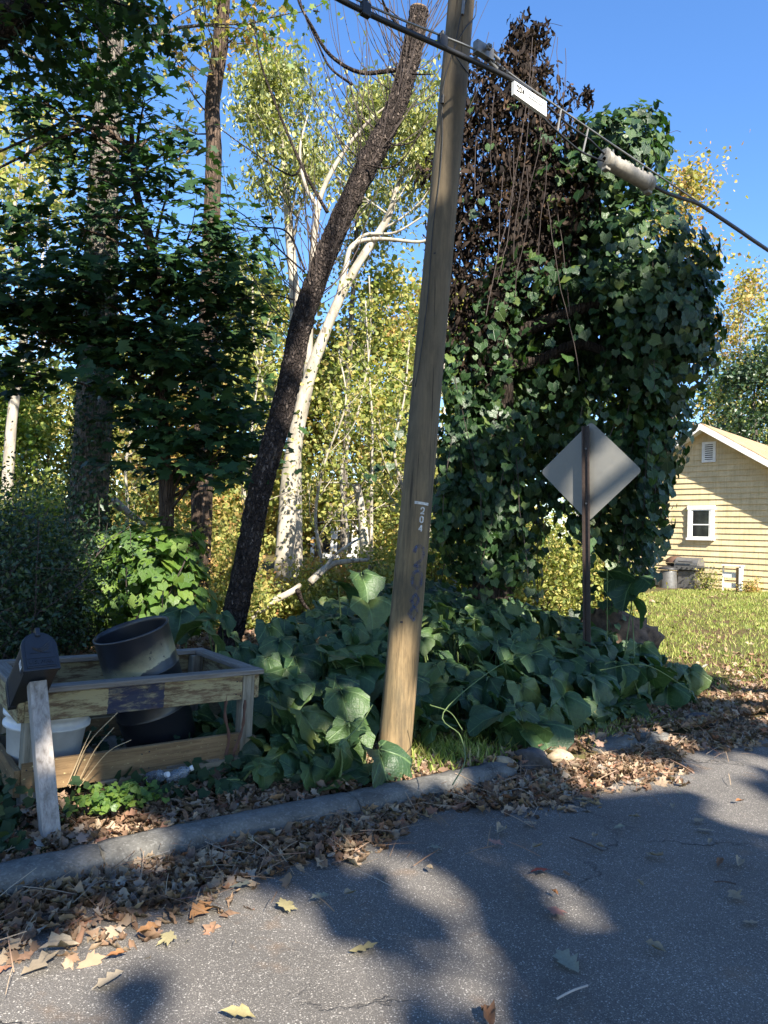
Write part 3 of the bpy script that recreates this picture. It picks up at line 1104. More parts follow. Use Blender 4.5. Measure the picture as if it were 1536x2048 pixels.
body = arch_solid(W2, HS, 0.012, LB).obj('box_body', M_MAIL, mail, bevel=0.003)
arch_solid(W2 + 0.006, HS, LB - 0.03, LB + 0.012, -0.003).obj('rear_cap', M_MAIL, mail, bevel=0.004)
door = arch_solid(W2 + 0.007, HS, -0.012, 0.016, -0.004).obj('door', M_MAIL, mail, bevel=0.004)
arch_solid(W2 - 0.012, HS - 0.004, -0.017, -0.012, 0.012).obj('door_panel', M_MAIL, door, bevel=0.003)
g = Geo()
g.box(mo + fz * (HS + W2 * 1.05), fx, fy, fz, -0.013, 0.013, -0.03, 0.02, -0.03, 0.022)
g.obj('latch', M_MAIL, door, bevel=0.004)


def text_obj(name, s, size, m, parent, origin, ex, ey, extrude=0.0015, width=1.0):
    cu = bpy.data.curves.new(name, 'FONT')
    cu.body = s
    cu.size = size
    cu.align_x, cu.align_y = 'CENTER', 'CENTER'
    cu.extrude = extrude
    cu.materials.append(m)
    tmp = bpy.data.objects.new(name, cu)
    me = bpy.data.meshes.new_from_object(tmp)
    bpy.data.objects.remove(tmp)
    o = link(name, me, parent)
    ez = np.cross(ex, ey)
    o.matrix_basis = Matrix([[ex[i] * width, ey[i], ez[i], origin[i]] for i in range(3)] + [[0, 0, 0, 1]])
    return o


text_obj('lettering', 'U.S. MAIL', 0.032, M_MAIL, door, mo + fz * 0.045 - fy * 0.0175, fx, fz, 0.003)
for zz, w in ((0.1, 0.055), (0.068, 0.07), (0.022, 0.07)):
    g = Geo()
    g.box(mo + fz * zz - fy * 0.017, fx, fy, fz, -w, w, -0.003, 0.001, -0.0015, 0.0015)
    g.obj('raised_line', M_MAIL, door)
for i, (x0, z0, x1, z1, x2, z2) in enumerate(((-0.04, 0.135, 0.0, 0.125, 0.05, 0.165), (-0.035, 0.125, 0.005, 0.115, 0.05, 0.145), (-0.02, 0.115, 0.01, 0.108, 0.045, 0.125))):
    Geo().tube(smooth_path([mo + fx * x + fz * z - fy * 0.018 for x, z in ((x0, z0), (x1, z1), (x2, z2))], 10), 0.003, 5).obj('raised_emblem', M_MAIL, door)
g = Geo()
g.box(mo + fy * 0.06 + fz * 0.07 - fx * (W2 + 0.001), -fy, fx, fz, -0.032, 0.032, -0.0015, 0.0, -0.045, 0.045)
lab = g.obj('number_sticker', M_INK, mail)
text_obj('number_digits', '102', 0.075, M_WHITE, lab, mo + fy * 0.06 + fz * 0.07 - fx * (W2 + 0.0035), -fy, fz, 0.0005, 0.48)

# ------------------------------------------------------------------ wooden bin enclosure
def _cream(k, col):
    a = k.noise(k.coord((0.6, 3, 3)), 7.0, 7, 0.75)
    col = k.mix(k.ramp(a, [(0.44, 0.0), (0.54, 0.9)]), col, (0.30, 0.255, 0.14))
    return col


def _cream_thin(k, col):
    a = k.noise(k.coord((0.8, 2, 2)), 30.0, 4, 0.7)
    return k.mix(k.ramp(a, [(0.62, 0.0), (0.67, 1.0)]), col, (0.42, 0.35, 0.17))


def _blue(k, col):
    col = _cream(k, col)
    sx_ = k.n('SeparateXYZ', Vector=k.coord())
    e = k.math('ADD', sx_.outputs[0], k.math('MULTIPLY', k.noise(k.coord(), 40, 3), 0.02))
    inb = k.math('MULTIPLY', k.math('GREATER_THAN', e, 0.475), k.math('LESS_THAN', e, 0.83))
    wear = k.ramp(k.noise(k.coord((1, 3, 3)), 9, 6, 0.7), [(0.34, 0.2), (0.52, 0.95)])
    return k.mix(k.math('MULTIPLY', inb, wear), col, (0.020, 0.024, 0.050))


W3 = ((0.07, 0.045, 0.025), (0.14, 0.09, 0.05), (0.21, 0.145, 0.085))
M_BOARD = wood_mat('peeling_board', *W3, axis=0, scale=5, bump=0.5, extra=_cream)
M_BOARDB = wood_mat('peeling_blue_board', *W3, axis=0, scale=5, bump=0.5, extra=_blue)
M_BOARDT = wood_mat('speckled_board', (0.10, 0.062, 0.03), (0.19, 0.12, 0.06), (0.27, 0.18, 0.09), axis=0, scale=5, bump=0.5, extra=_cream_thin)
M_CAP = wood_mat('grey_cap_board', (0.10, 0.085, 0.07), (0.19, 0.165, 0.14), (0.27, 0.24, 0.21), axis=0, scale=6, bump=0.6)
M_POSTG = wood_mat('grey_post', (0.12, 0.105, 0.075), (0.22, 0.195, 0.15), (0.31, 0.28, 0.22), axis=2, scale=6, bump=0.6)
BL, BD = 1.46, 1.0
bx = np.append(KD, 0)
by = np.append(KN, 0)
# frame fitted to the four corners seen
_fl, _frr = np.array([-2.03, 4.16]), np.array([-0.86, 5.05])
bx = np.append(unit(_frr - _fl), 0)
by = np.array([-bx[1], bx[0], 0])
BL = float(np.linalg.norm(_frr - _fl))
bo = np.array([_fl[0], _fl[1], 0.06])
encl = thing('bin_enclosure', bo, 'open wooden bin enclosure of peeling cream boards beside the mailbox', 'enclosure')


def local_box(name, o, ex, ey, x0, x1, y0, y1, z0, z1, m, parent, bevel=0.004, tilt=0.0):
    """box whose object frame follows the board (so the grain runs along it)"""
    g = Geo()
    g.box((0, 0, 0), (1, 0, 0), (0, 1, 0), (0, 0, 1), x0, x1, y0, y1, z0, z1)
    ob = g.obj(name, m, parent, bevel=bevel)
    ez = np.cross(ex, ey)
    if tilt:
        ex = ex * math.cos(tilt) + ez * math.sin(tilt)
        ez = np.cross(ex, ey)
    ob.matrix_basis = Matrix([[ex[i], ey[i], ez[i], o[i]] for i in range(3)] + [[0, 0, 0, 1]])
    return ob


for (x, y, m) in ((BL - 0.045, 0.05, M_POSTG), (0.045, 0.05, M_POSTG), (BL - 0.045, BD - 0.05, M_POSTG), (0.045, BD - 0.05, M_POSTG)):
    local_box('corner_post', bo + bx * x + by * y, bx, by, -0.045, 0.045, -0.045, 0.045, -0.25, 0.63, m, encl, 0.005)
for nm, y0, y1, z0, z1, m in (('top_rail', 0.008, 0.044, 0.475, 0.632, M_BOARDB), ('lower_rail', 0.006, 0.042, 0.045, 0.20, M_BOARDT)):
    pass
local_box('top_rail', bo - by * 0.001, bx, by, 0.0, BL - 0.095, 0.0, 0.036, 0.465, 0.63, M_BOARDB, encl)
local_box('lower_rail', bo - by * 0.002, bx, by, 0.0, BL - 0.095, 0.0, 0.036, 0.06, 0.235, M_BOARDT, encl)
local_box('top_rail', bo + by * BD, bx, by, 0.0, BL, -0.003, 0.033, 0.465, 0.63, M_BOARD, encl)
local_box('lower_rail', bo + by * BD, bx, by, 0.0, BL, -0.003, 0.033, 0.04, 0.195, M_BOARDT, encl)
for x in (BL, -0.037):
    local_box('top_rail', bo + bx * x + by * 0.0, by, -bx, 0.01, BD, -0.037, -0.001, 0.465, 0.63, M_BOARD, encl)
    local_box('lower_rail', bo + bx * x, by, -bx, 0.01, BD, -0.037, -0.001, 0.04, 0.195, M_BOARDT, encl)
local_box('cap_board', bo - by * 0.03, bx, by, -0.05, BL + 0.055, 0.0, 0.105, 0.633, 0.668, M_CAP, encl, 0.006)
local_box('cap_board', bo + by * (BD - 0.05), bx, by, -0.05, BL + 0.05, 0.0, 0.105, 0.633, 0.668, M_CAP, encl, 0.006)
for x in (BL + 0.052, 0.055):
    local_box('cap_board', bo + bx * x, by, -bx, 0.076, BD - 0.051, 0.0, 0.105, 0.633, 0.667, M_CAP, encl, 0.006)

for x in (0.03, 0.06, 0.7, 0.74, BL - 0.14, BL - 0.11):
    for z in (0.50, 0.59, 0.09, 0.19):
        p = bo + bx * (x + random.uniform(-0.008, 0.008)) + by * -0.001 + UP * (z + random.uniform(-0.01, 0.01))
        Geo().tube([p, p - by * 0.004], 0.005, 6).obj('nail', M_INK, encl)
# pallet on the floor of the enclosure
M_PAL = wood_mat('old_pallet', (0.09, 0.07, 0.05), (0.16, 0.13, 0.10), (0.24, 0.20, 0.155), axis=0, scale=6, bump=0.6)
M_PALB = wood_mat('pallet_beam', (0.16, 0.12, 0.075), (0.27, 0.215, 0.14), (0.36, 0.29, 0.2), axis=0, scale=6, bump=0.6)
pal = thing('wooden_pallet', bo + bx * 0.5, 'old wooden pallet lying on the floor of the bin enclosure', 'pallet')
local_box('bearer', bo + bx * 0.0 - by * 0.03, bx, by, 0.42, BL - 0.1, 0, 0.07, -0.01, 0.06, M_PALB, pal, 0.004, 0.01)
local_box('bearer', bo + by * 0.8, bx, by, 0.42, BL - 0.1, 0, 0.07, -0.01, 0.06, M_PALB, pal)
for i, x in enumerate((0.42, 0.66, 0.86, 1.08, 1.26)):
    local_box('deck_board', bo + bx * x + by * (0.02 if i else 0.1), by, -bx, -0.03 if i > 1 else 0.0, 0.9, -0.145, 0.0, 0.063, 0.085, M_PAL, pal, 0.003, random.uniform(-0.01, 0.015))

# black drum
k = NT('drum_plastic')
_v = k.coord()
_sz = k.n('SeparateXYZ', Vector=_v)
_ed = k.math('ADD', _sz.outputs[2], k.math('MULTIPLY', k.math('SUBTRACT', k.noise(k.coord((1, 1, 1.4)), 6, 6, 0.65), 0.5), 0.13))
_side = k.math('ADD', k.math('MULTIPLY', _sz.outputs[0], 0.55), 0.0)
_ed2 = k.math('SUBTRACT', _ed, k.math('MULTIPLY', _sz.outputs[0], 0.25))
_lo = k.ramp(_ed2, [(0.585, 0.0), (0.592, 1.0)])
_hi = k.ramp(_ed2, [(0.585, 1.0), (0.72, 0.0)])
_chip = k.ramp(k.noise(_v, 22, 5, 0.7), [(0.34, 0.0), (0.38, 1.0)])
_cr = k.math('MULTIPLY', k.math('MULTIPLY', _lo, _hi), _chip)
_bc = k.mix(k.ramp(k.noise(_v, 40, 4), [(0.7, 0.0), (0.78, 0.5)]), (0.012, 0.013, 0.017), (0.09, 0.08, 0.06))
k.base(k.mix(_cr, _bc, (0.27, 0.245, 0.14)), k.ramp(k.noise(_v, 6, 4), [(0.3, 0.28), (0.7, 0.42)]), 0.5)
M_DRUM = k.m
drum = thing('plastic_drum', bo + bx * 0.66 + by * 0.52, 'open black plastic drum smeared with cream paint, tilted inside the enclosure', 'drum')
dtop = P(262, 1259, 4.98)
dax = unit(np.array([-0.26, -0.22, 1.0]))
dh = 0.86
do = dtop - dax * dh
dx_ = unit(np.array([1.0, 0.0, 0.17]) - dax * np.dot(np.array([1.0, 0.0, 0.17]), dax))
dy_ = np.cross(dax, dx_)
R1 = 0.25
prof = [(0.0, 0.0), (R1 - 0.03, 0.0), (R1 - 0.012, 0.02), (R1 + 0.0, 0.25), (R1 + 0.004, 0.258), (R1 + 0.007, 0.265), (R1 + 0.004, 0.272), (R1 + 0.001, 0.28), (R1 + 0.002, 0.55), (R1 + 0.007, 0.558), (R1 + 0.009, 0.565), (R1 + 0.006, 0.572), (R1 + 0.002, 0.58), (R1 + 0.002, dh - 0.03),
        (R1 + 0.008, dh - 0.012), (R1 + 0.009, dh), (R1 + 0.003, dh + 0.004), (R1 - 0.006, dh), (R1 - 0.008, dh - 0.03), (R1 - 0.010, 0.3), (R1 - 0.02, 0.03), (0.0, 0.022)]
g = Geo()
g.lathe((0, 0, 0), (1, 0, 0), (0, 1, 0), (0, 0, 1), prof, 56)
ob = g.obj('shell', M_DRUM, drum, smooth=True)
ob.matrix_basis = Matrix([[dx_[i], dy_[i], dax[i], do[i]] for i in range(3)] + [[0, 0, 0, 1]])

# white tub
M_TUB = plain_mat('white_tub', (0.60, 0.60, 0.60), 0.45, var=0.25, scale=7)
tb = bo + bx * 0.20 + by * 0.42
tub = thing('plastic_tub', tb, 'grimy white plastic tub in the enclosure behind the mailbox post', 'tub')
prof = [(0.0, 0.0), (0.19, 0.0), (0.2, 0.012), (0.235, 0.33), (0.258, 0.335), (0.258, 0.352), (0.24, 0.356), (0.243, 0.40), (0.262, 0.405), (0.262, 0.43), (0.245, 0.436), (0.236, 0.43), (0.2, 0.03), (0.0, 0.025)]
g = Geo()
g.lathe((0, 0, 0), (1, 0, 0), (0, 1, 0), (0, 0, 1), prof, 44)
ob = g.obj('shell', M_TUB, tub, smooth=True)
ob.matrix_basis = Matrix.Translation(Vector(tb + UP * 0.02)) @ Matrix.Rotation(0.06, 4, 'Y')

# two clear bottles
k = NT('clear_plastic')
k.base((0.5, 0.56, 0.62), 0.15, 0.6)
k.b.inputs['Transmission Weight'].default_value = 0.8
k.bump(k.noise(k.coord(), 45, 3), 0.6, 0.01)
M_CLEAR = k.m
for (px, py, lb, ax, sq) in ((313, 1553, 'small clear plastic bottle with blue tint lying under the lower rail', (0.7, -0.35, 0.25), 0.82), (356, 1549, 'crumpled clear plastic bottle leaning on the pallet boards', (0.8, 0.3, 0.35), 1.0)):
    c = G(px, py, 0.13)
    bt = thing('plastic_bottle', c, lb, 'bottle', 'bottles in the enclosure')
    az = unit(ax)
    axx = unit(np.cross(az, (0.2, 1, 0.1)))
    ayy = np.cross(az, axx)
    prof = [(0.0, -0.075), (0.034, -0.075), (0.04, -0.06), (0.037, -0.03), (0.041, -0.01), (0.034, 0.012), (0.041, 0.03), (0.03, 0.055), (0.016, 0.07), (0.014, 0.082)]
    g = Geo()
    g.lathe(c, axx * 1.0, ayy * sq, az, prof, 18)
    g.obj('body', M_CLEAR, bt, smooth=True)
    g = Geo()
    g.tube([c + az * 0.08, c + az * 0.1], 0.017, 12)
    g.obj('cap', M_TUB, bt)

# ------------------------------------------------------------------ rocks and log
def blob(name, c, r, m, label, cat, seed, group=None, sub=3, amp=0.14, fine=0.05):
    import bmesh
    bm = bmesh.new()
    bmesh.ops.create_icosphere(bm, subdivisions=sub, radius=1)
    rg = np.random.default_rng(seed)
    ph = rg.uniform(0, 6.28, (5, 3))
    fq = rg.uniform(1.2, 4.2, (5, 3))
    for v in bm.verts:
        p = np.array(v.co)
        q = 1 + amp * sum(math.sin(np.dot(fq[i], p) + ph[i][0]) for i in range(4)) * 0.5 + rg.normal() * fine * 0.3
        v.co = Vector(p * q * np.array(r))
    me = bpy.data.meshes.new(name)
    bm.to_mesh(me)
    bm.free()
    me.polygons.foreach_set('use_smooth', [True] * len(me.polygons))
    me.materials.append(m)
    o = link(name, me)
    o.location = Vector([float(x) for x in c])
    return tag(o, label, cat, group)


M_ROCK = plain_mat('tan_rock', (0.36, 0.28, 0.18), 0.9, var=0.5, scale=30, bump=0.7)
M_ROCKD = plain_mat('dark_rock', (0.075, 0.07, 0.07), 0.85, var=0.5, scale=30, bump=0.8)
c = G(1010, 1545, 0.0); blob('rock', c + UP * 0.035, (0.095, 0.08, 0.085), M_ROCK, 'round tan rock at the broken end of the kerb', 'rock', 1, 'rocks along the kerb')
c = G(1062, 1533, 0.03); blob('rock', c + UP * 0.04, (0.13, 0.10, 0.09), M_ROCKD, 'dark jagged rock under the large pumpkin leaf by the kerb', 'rock', 2, 'rocks along the kerb', amp=0.3)
c = G(1402, 1440, 0.06); blob('rock', c, (0.15, 0.1, 0.07), M_ROCKD, 'dark lump of broken asphalt among leaves at the right edge', 'rock', 5, 'rocks along the kerb', amp=0.25)
c = G(1120, 1520, 0.03); blob('rock', c + UP * 0.02, (0.1, 0.08, 0.06), M_ROCK, 'pale flat rock in sunlit leaves beside the dark rock', 'rock', 9, 'rocks along the kerb')

M_LOG = bark_mat('rotten_bark', (0.035, 0.022, 0.016), (0.085, 0.052, 0.036), (0.17, 0.115, 0.08), stretch=1.5, scale=8, bump=1.0, bdist=0.05)
M_LOG = plain_mat('rotten_wood', (0.13, 0.085, 0.055), 0.95, var=0.9, scale=11, bump=1.0)
c = P(1225, 1262, 9.2)
blob('tree_stump', np.array([c[0], c[1], 0.42]), (0.6, 0.42, 0.44), M_LOG, 'rotten brown tree stump mound behind the sign post', 'stump', 21, sub=4, amp=0.3, fine=0.25)

# ------------------------------------------------------------------ things along the house wall
M_GRILL = plain_mat('grill_black', (0.03, 0.03, 0.032), 0.45, var=0.4)
M_GRILLG = plain_mat('grill_grey', (0.16, 0.155, 0.15), 0.4, metal=0.4, var=0.4)
gz = 0.52


def wq(px, py):                                # along-wall position of a sight line
    d = ray(px, py)
    t = np.dot(HO - EYE, HN) / np.dot(d, HN)
    return float(np.dot(EYE + d * t - HO, HE))


gq = wq(1400, 1150)
grill = thing('gas_grill', hw(gq, 0.7, gz), 'grey and black gas grill with closed hood against the yellow wall', 'grill')
hbox('cabinet', gq - 0.30, gq + 0.22, 0.45, 0.9, gz + 0.05, gz + 0.66, M_GRILLG, grill, 0.01)
hbox('firebox', gq - 0.40, gq + 0.32, 0.42, 0.95, gz + 0.66, gz + 0.82, M_GRILL, grill, 0.02)
g = Geo()
n = 10
ar = [(0.27 * math.cos(t), 0.24 * math.sin(t)) for t in np.linspace(0, math.pi, n)]
vs = [hw(q, 0.68 + d, gz + 0.822 + zz) for q in (gq - 0.39, gq + 0.31) for d, zz in ar]
g.add(vs, [tuple(range(n)), tuple(range(2 * n - 1, n - 1, -1))] + [(i, i + n, i + 1 + n, i + 1) for i in range(n - 1)] + [(n - 1, 2 * n - 1, n, 0)])
hood = g.obj('hood', M_GRILLG, grill)
Geo().tube([hw(gq - 0.25, 0.98, gz + 0.93), hw(gq + 0.18, 0.98, gz + 0.93)], 0.014, 8).obj('handle', M_GRILL, hood)
hbox('side_shelf', gq + 0.325, gq + 0.62, 0.48, 0.92, gz + 0.76, gz + 0.80, M_GRILLG, grill)
hbox('control_panel', gq - 0.38, gq + 0.30, 0.952, 0.99, gz + 0.69, gz + 0.80, M_GRILLG, grill)
for i in range(4):
    c = hw(gq - 0.28 + i * 0.16, 0.992, gz + 0.745)
    Geo().tube([c, c + HN * 0.03], 0.025, 10).obj('knob', M_GRILL, grill)
for dq in (-0.28, 0.2):
    for dd in (0.48, 0.87):
        hbox('leg', gq + dq - 0.02, gq + dq + 0.02, dd - 0.02, dd + 0.02, gz - 0.05, gz + 0.05, M_GRILL, grill)
tq = wq(1371, 1150) - 0.05
can = thing('trash_can', hw(tq, 1.1, gz), 'grey metal trash can with a dark lid beside the grill', 'trash can')
g = Geo()
prof = [(0.0, 0.0), (0.19, 0.0), (0.2, 0.02), (0.225, 0.3), (0.235, 0.6), (0.25, 0.62), (0.25, 0.66), (0.24, 0.67)]
prof = [(0.0, 0.0), (0.27, 0.0), (0.275, 0.03), (0.265, 0.3), (0.24, 0.62), (0.235, 0.66), (0.0, 0.66)]
g.lathe(hw(tq, 1.1, gz - 0.02), (1, 0, 0), (0, 1, 0), UP, prof, 28)
g.obj('body', M_GRILLG, can, smooth=True)
g = Geo()
g.lathe(hw(tq, 1.1, gz + 0.66), (1, 0, 0), (0, 1, 0), UP, [(0.29, 0.0), (0.3, 0.02), (0.28, 0.06), (0.15, 0.1), (0.0, 0.11)], 28)
lid = g.obj('lid', M_GRILL, can, smooth=True)
Geo().tube([hw(tq - 0.06, 1.1, gz + 0.78), hw(tq + 0.06, 1.1, gz + 0.78)], 0.015, 6).obj('lid_handle', M_GRILL, lid)
k3 = thing('charcoal_grill', hw(tq + 0.02, 0.6, gz), 'black kettle grill with brown lid behind the trash can', 'grill')
g = Geo()
g.lathe(hw(tq - 0.02, 0.55, gz + 0.84), (1, 0, 0), (0, 1, 0), UP, [(0.0, -0.2), (0.18, -0.15), (0.29, 0.0), (0.3, 0.03)], 24)
g.obj('bowl', M_GRILL, k3, smooth=True)
g = Geo()
g.lathe(hw(tq - 0.02, 0.55, gz + 0.88), (1, 0, 0), (0, 1, 0), UP, [(0.305, 0.0), (0.28, 0.1), (0.16, 0.19), (0.0, 0.22)], 24)
g.obj('lid', plain_mat('rusty_lid', (0.11, 0.06, 0.04), 0.6, var=0.5), k3, smooth=True)
for t in (0.3, 2.4, 4.5):
    Geo().tube([hw(tq - 0.02 + 0.2 * math.cos(t), 0.55 + 0.2 * math.sin(t), gz + 0.72), hw(tq - 0.02 + 0.3 * math.cos(t), 0.55 + 0.3 * math.sin(t), gz - 0.05)], 0.014, 6).obj('leg', M_GRILL, k3)

rq0, rq1 = wq(1462, 1160), wq(1494, 1160)
rail = thing('stair_railing', hw(rq1, 0.45, gz), 'white painted wooden railing with two boards by the house wall', 'railing')
M_RPOST = plain_mat('tan_post', (0.50, 0.32, 0.17), 0.8, var=0.3)
hbox('post', rq1 - 0.02, rq1 + 0.07, 0.5, 0.58, gz - 0.1, gz + 0.86, M_WHITE, rail)
hbox('post', rq1 - 0.13, rq1 - 0.022, 0.42, 0.5, gz - 0.1, gz + 0.82, M_RPOST, rail)
hbox('top_rail', rq0 - 0.05, rq1 + 0.075, 0.40, 0.6, gz + 0.862, gz + 0.90, M_WHITE, rail)
hbox('board', rq0 - 0.03, rq1 - 0.135, 0.47, 0.5, gz + 0.52, gz + 0.68, M_WHITE, rail)
hbox('board', rq0 - 0.03, rq1 - 0.135, 0.47, 0.5, gz + 0.22, gz + 0.36, M_WHITE, rail)
hbox('post', rq0 - 0.06, rq0 - 0.031, 0.42, 0.5, gz - 0.1, gz + 0.86, M_WHITE, rail)

# ------------------------------------------------------------------ trees
M_BARKD = bark_mat('dark_scaly_bark', (0.018, 0.013, 0.011), (0.045, 0.033, 0.028), (0.10, 0.078, 0.066), stretch=2.2, scale=11, bump=1.0, bdist=0.045, flake=(0.16, 0.125, 0.105))
M_BARKG = bark_mat('grey_bark', (0.07, 0.058, 0.048), (0.15, 0.128, 0.105), (0.26, 0.23, 0.19), stretch=7, scale=8, bump=1.0, bdist=0.04)
M_BARKR = bark_mat('brown_bark', (0.035, 0.024, 0.018), (0.085, 0.058, 0.042), (0.15, 0.105, 0.078), stretch=8, scale=8, bump=1.0, bdist=0.04)
M_BARKW = bark_mat('pale_bark', (0.16, 0.14, 0.112), (0.30, 0.268, 0.22), (0.43, 0.395, 0.33), stretch=3, scale=3.5, bump=0.3, bdist=0.02, flake=(0.14, 0.115, 0.085), cells=0.12)
M_TWIG = plain_mat('twig_bark', (0.06, 0.045, 0.04), 0.9)
M_TWIGP = plain_mat('pale_twig', (0.42, 0.36, 0.31), 0.9)

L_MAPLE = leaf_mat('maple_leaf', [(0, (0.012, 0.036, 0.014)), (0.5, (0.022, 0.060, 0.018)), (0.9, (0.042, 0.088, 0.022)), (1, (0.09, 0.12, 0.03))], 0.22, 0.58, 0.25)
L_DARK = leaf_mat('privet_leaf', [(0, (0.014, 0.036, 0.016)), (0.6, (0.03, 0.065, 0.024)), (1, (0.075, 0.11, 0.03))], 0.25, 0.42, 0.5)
L_YG = leaf_mat('yellow_green_leaf', [(0, (0.13, 0.17, 0.045)), (0.45, (0.25, 0.28, 0.07)), (0.8, (0.40, 0.37, 0.11)), (1, (0.50, 0.37, 0.13))], 0.38, 0.55, 0.3)
L_YELLOW = leaf_mat('autumn_leaf', [(0, (0.19, 0.20, 0.055)), (0.4, (0.36, 0.32, 0.09)), (0.75, (0.46, 0.32, 0.11)), (1, (0.46, 0.22, 0.09))], 0.38, 0.55, 0.3)
L_OLIVE = leaf_mat('olive_leaf', [(0, (0.116, 0.152, 0.051)), (0.5, (0.246, 0.268, 0.087)), (1, (0.435, 0.406, 0.145))], 0.33, 0.45, 0.5)
L_GREEN = leaf_mat('mid_green_leaf', [(0, (0.068, 0.128, 0.024)), (0.5, (0.135, 0.203, 0.033)), (1, (0.285, 0.285, 0.045))], 0.36, 0.5, 0.35)
L_VINE = leaf_mat('vine_leaf', [(0, (0.012, 0.036, 0.012)), (0.5, (0.022, 0.060, 0.015)), (0.85, (0.045, 0.095, 0.02)), (1, (0.11, 0.15, 0.03))], 0.28, 0.42, 0.45, vein=0.4, veinper=48)
L_BUSH = leaf_mat('bush_leaf', [(0, (0.05, 0.11, 0.022)), (0.5, (0.095, 0.18, 0.03)), (1, (0.17, 0.25, 0.04))], 0.4, 0.42, 0.45, vein=0.4, veinper=48)
L_PUMP = leaf_mat('pumpkin_leaf', [(0, (0.026, 0.060, 0.024)), (0.5, (0.042, 0.088, 0.030)), (0.85, (0.07, 0.125, 0.036)), (1, (0.13, 0.165, 0.045))], 0.25, 0.46, 0.5, vein=0.5, bumpy=0.45, blotch=0.27, blotchcol=(0.17, 0.17, 0.06))
L_BROWN = leaf_mat('withered_leaf', [(0, (0.010, 0.007, 0.006)), (0.5, (0.020, 0.0135, 0.011)), (0.9, (0.042, 0.027, 0.019)), (1, (0.09, 0.055, 0.035))], 0.15, 0.8, 0.15)
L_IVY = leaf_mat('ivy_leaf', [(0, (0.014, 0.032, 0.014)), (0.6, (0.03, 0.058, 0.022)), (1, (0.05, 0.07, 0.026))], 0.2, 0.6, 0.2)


def grow(start, d, length, n=7, bend=0.25, lift=0.0, seed=None):
    p, d = np.array(start, float), unit(d)
    pts = [p]
    for _ in range(n):
        d = unit(d + rng.normal(0, bend, 3) * 0.5 + UP * lift)
        p = p + d * length / n
        pts.append(p)
    return np.array(pts)


def make_tree(name, label, path, radii, bark, leaf=None, nbr=14, t0=0.35, blen=2.5, nleaf=8000, lsize=0.14, spread=0.45, elev=0.5, tms=None, group=None,
              sub=4, bmat=None, lift=0.06, droop=0.0, cat='tree', sides=16, jit=0.03, az=None, extra=None, crown_parts=None, brad=0.3, tw=1.0):
    pts = smooth_path(path, max(24, len(path) * 8))
    rad = np.interp(np.linspace(0, 1, len(pts)), np.linspace(0, 1, len(radii)), radii)
    t = thing(name, pts[0], label, cat, group)
    Geo().tube(pts, rad, sides, jit=jit, seed=len(label)).obj('trunk', bark, t, smooth=True)
    g = Geo()
    tips = []
    for i in range(nbr):
        q = t0 + (1 - t0) * (i + rng.random()) / nbr
        j = min(int(q * (len(pts) - 1)), len(pts) - 1)
        a = rng.uniform(0, 2 * math.pi) if az is None else az(q)
        e = elev + rng.normal() * 0.25
        d = np.array([math.cos(a) * math.cos(e), math.sin(a) * math.cos(e), math.sin(e)])
        Lb = blen * (1.15 - 0.75 * (q - t0) / (1 - t0 + 1e-6)) * rng.uniform(0.65, 1.25)
        b = grow(pts[j], d, Lb, 8, 0.28, lift)
        r0 = max(0.008, rad[j] * brad)
        g.tube(b, np.linspace(r0, 0.006, len(b)), 6, cap=False)
        for m in range(len(b) - 5, len(b)):
            tips.append(b[m])
        for _ in range(sub):
            m = rng.integers(2, len(b) - 1)
            dd = unit(unit(b[m] - b[m - 1]) + rng.normal(0, 0.7, 3))
            c = grow(b[m], dd, Lb * rng.uniform(0.25, 0.5) * tw, 5, 0.35, lift)
            g.tube(c, np.linspace(r0 * 0.4, 0.004, len(c)), 4, cap=False)
            tips += [c[2], c[3], c[4], c[5]]
    tips.append(pts[-1])
    g.obj('branches', bmat or bark, t, smooth=True)
    if leaf is not None and nleaf:
        tips = np.array(tips)
        if extra is not None:
            tips = np.vstack([tips, extra])
        w = rng.gamma(1.2, 1.0, len(tips))
        idx = rng.choice(len(tips), nleaf, p=w / w.sum())
        pos = tips[idx] + rng.normal(0, spread, (nleaf, 3)) * np.array([1, 1, 0.75]) * rng.random((nleaf, 1)) ** 0.5
        nr = rdir(nleaf, 0.5)
        tp = rdir(nleaf) + np.array([0, 0, -0.6 - droop])
        leaf_field('crown', tms or [T_WIDE, T_SIMPLE], pos, nr, tp, lsize * rng.uniform(0.6, 1.25, nleaf), leaf, t)
    return t


def gp(px, Y, z=None):                         # ground point below a sight line
    p = P(px, 1100, Y)
    return np.array([p[0], p[1], float(ground_z(p[0], p[1])) - 0.1])


# -- leaning lopped trunk with bare shoots
lean = thing('lopped_tree', gp(440, 8.0), 'dark leaning tree trunk sawn off at the top with bare shoots', 'tree')
lp = [gp(432, 8.0) - UP * 0.2, P(452, 1300, 8.0), P(487, 1150, 8.0), P(520, 980, 8.0), P(570, 800, 8.05), P(603, 650, 8.1), P(655, 500, 8.15), P(725, 350, 8.2), P(790, 220, 8.25), P(820, 120, 8.3), P(838, 22, 8.3)]
lpts = smooth_path(lp, 110)
lr = np.interp(np.linspace(0, 1, 110), [0, 0.08, 0.2, 0.5, 0.8, 1], [0.19, 0.165, 0.15, 0.145, 0.138, 0.13])
lr = lr * (1 + 0.10 * np.exp(-((np.arange(110) - 80) / 3.0) ** 2) + 0.06 * np.exp(-((np.arange(110) - 101) / 2.5) ** 2))
_fine = smooth_path(lp, 420)
_fr = np.interp(np.linspace(0, 1, 420), np.linspace(0, 1, 110), lr)
furrow(Geo().tube(_fine, _fr * 0.92, 64, jit=0.018, seed=11).obj('trunk', M_BARKD, lean, smooth=True), 0.014, 16, 7)
_ax = unit(lpts[-1] - lpts[-3])
g = Geo()
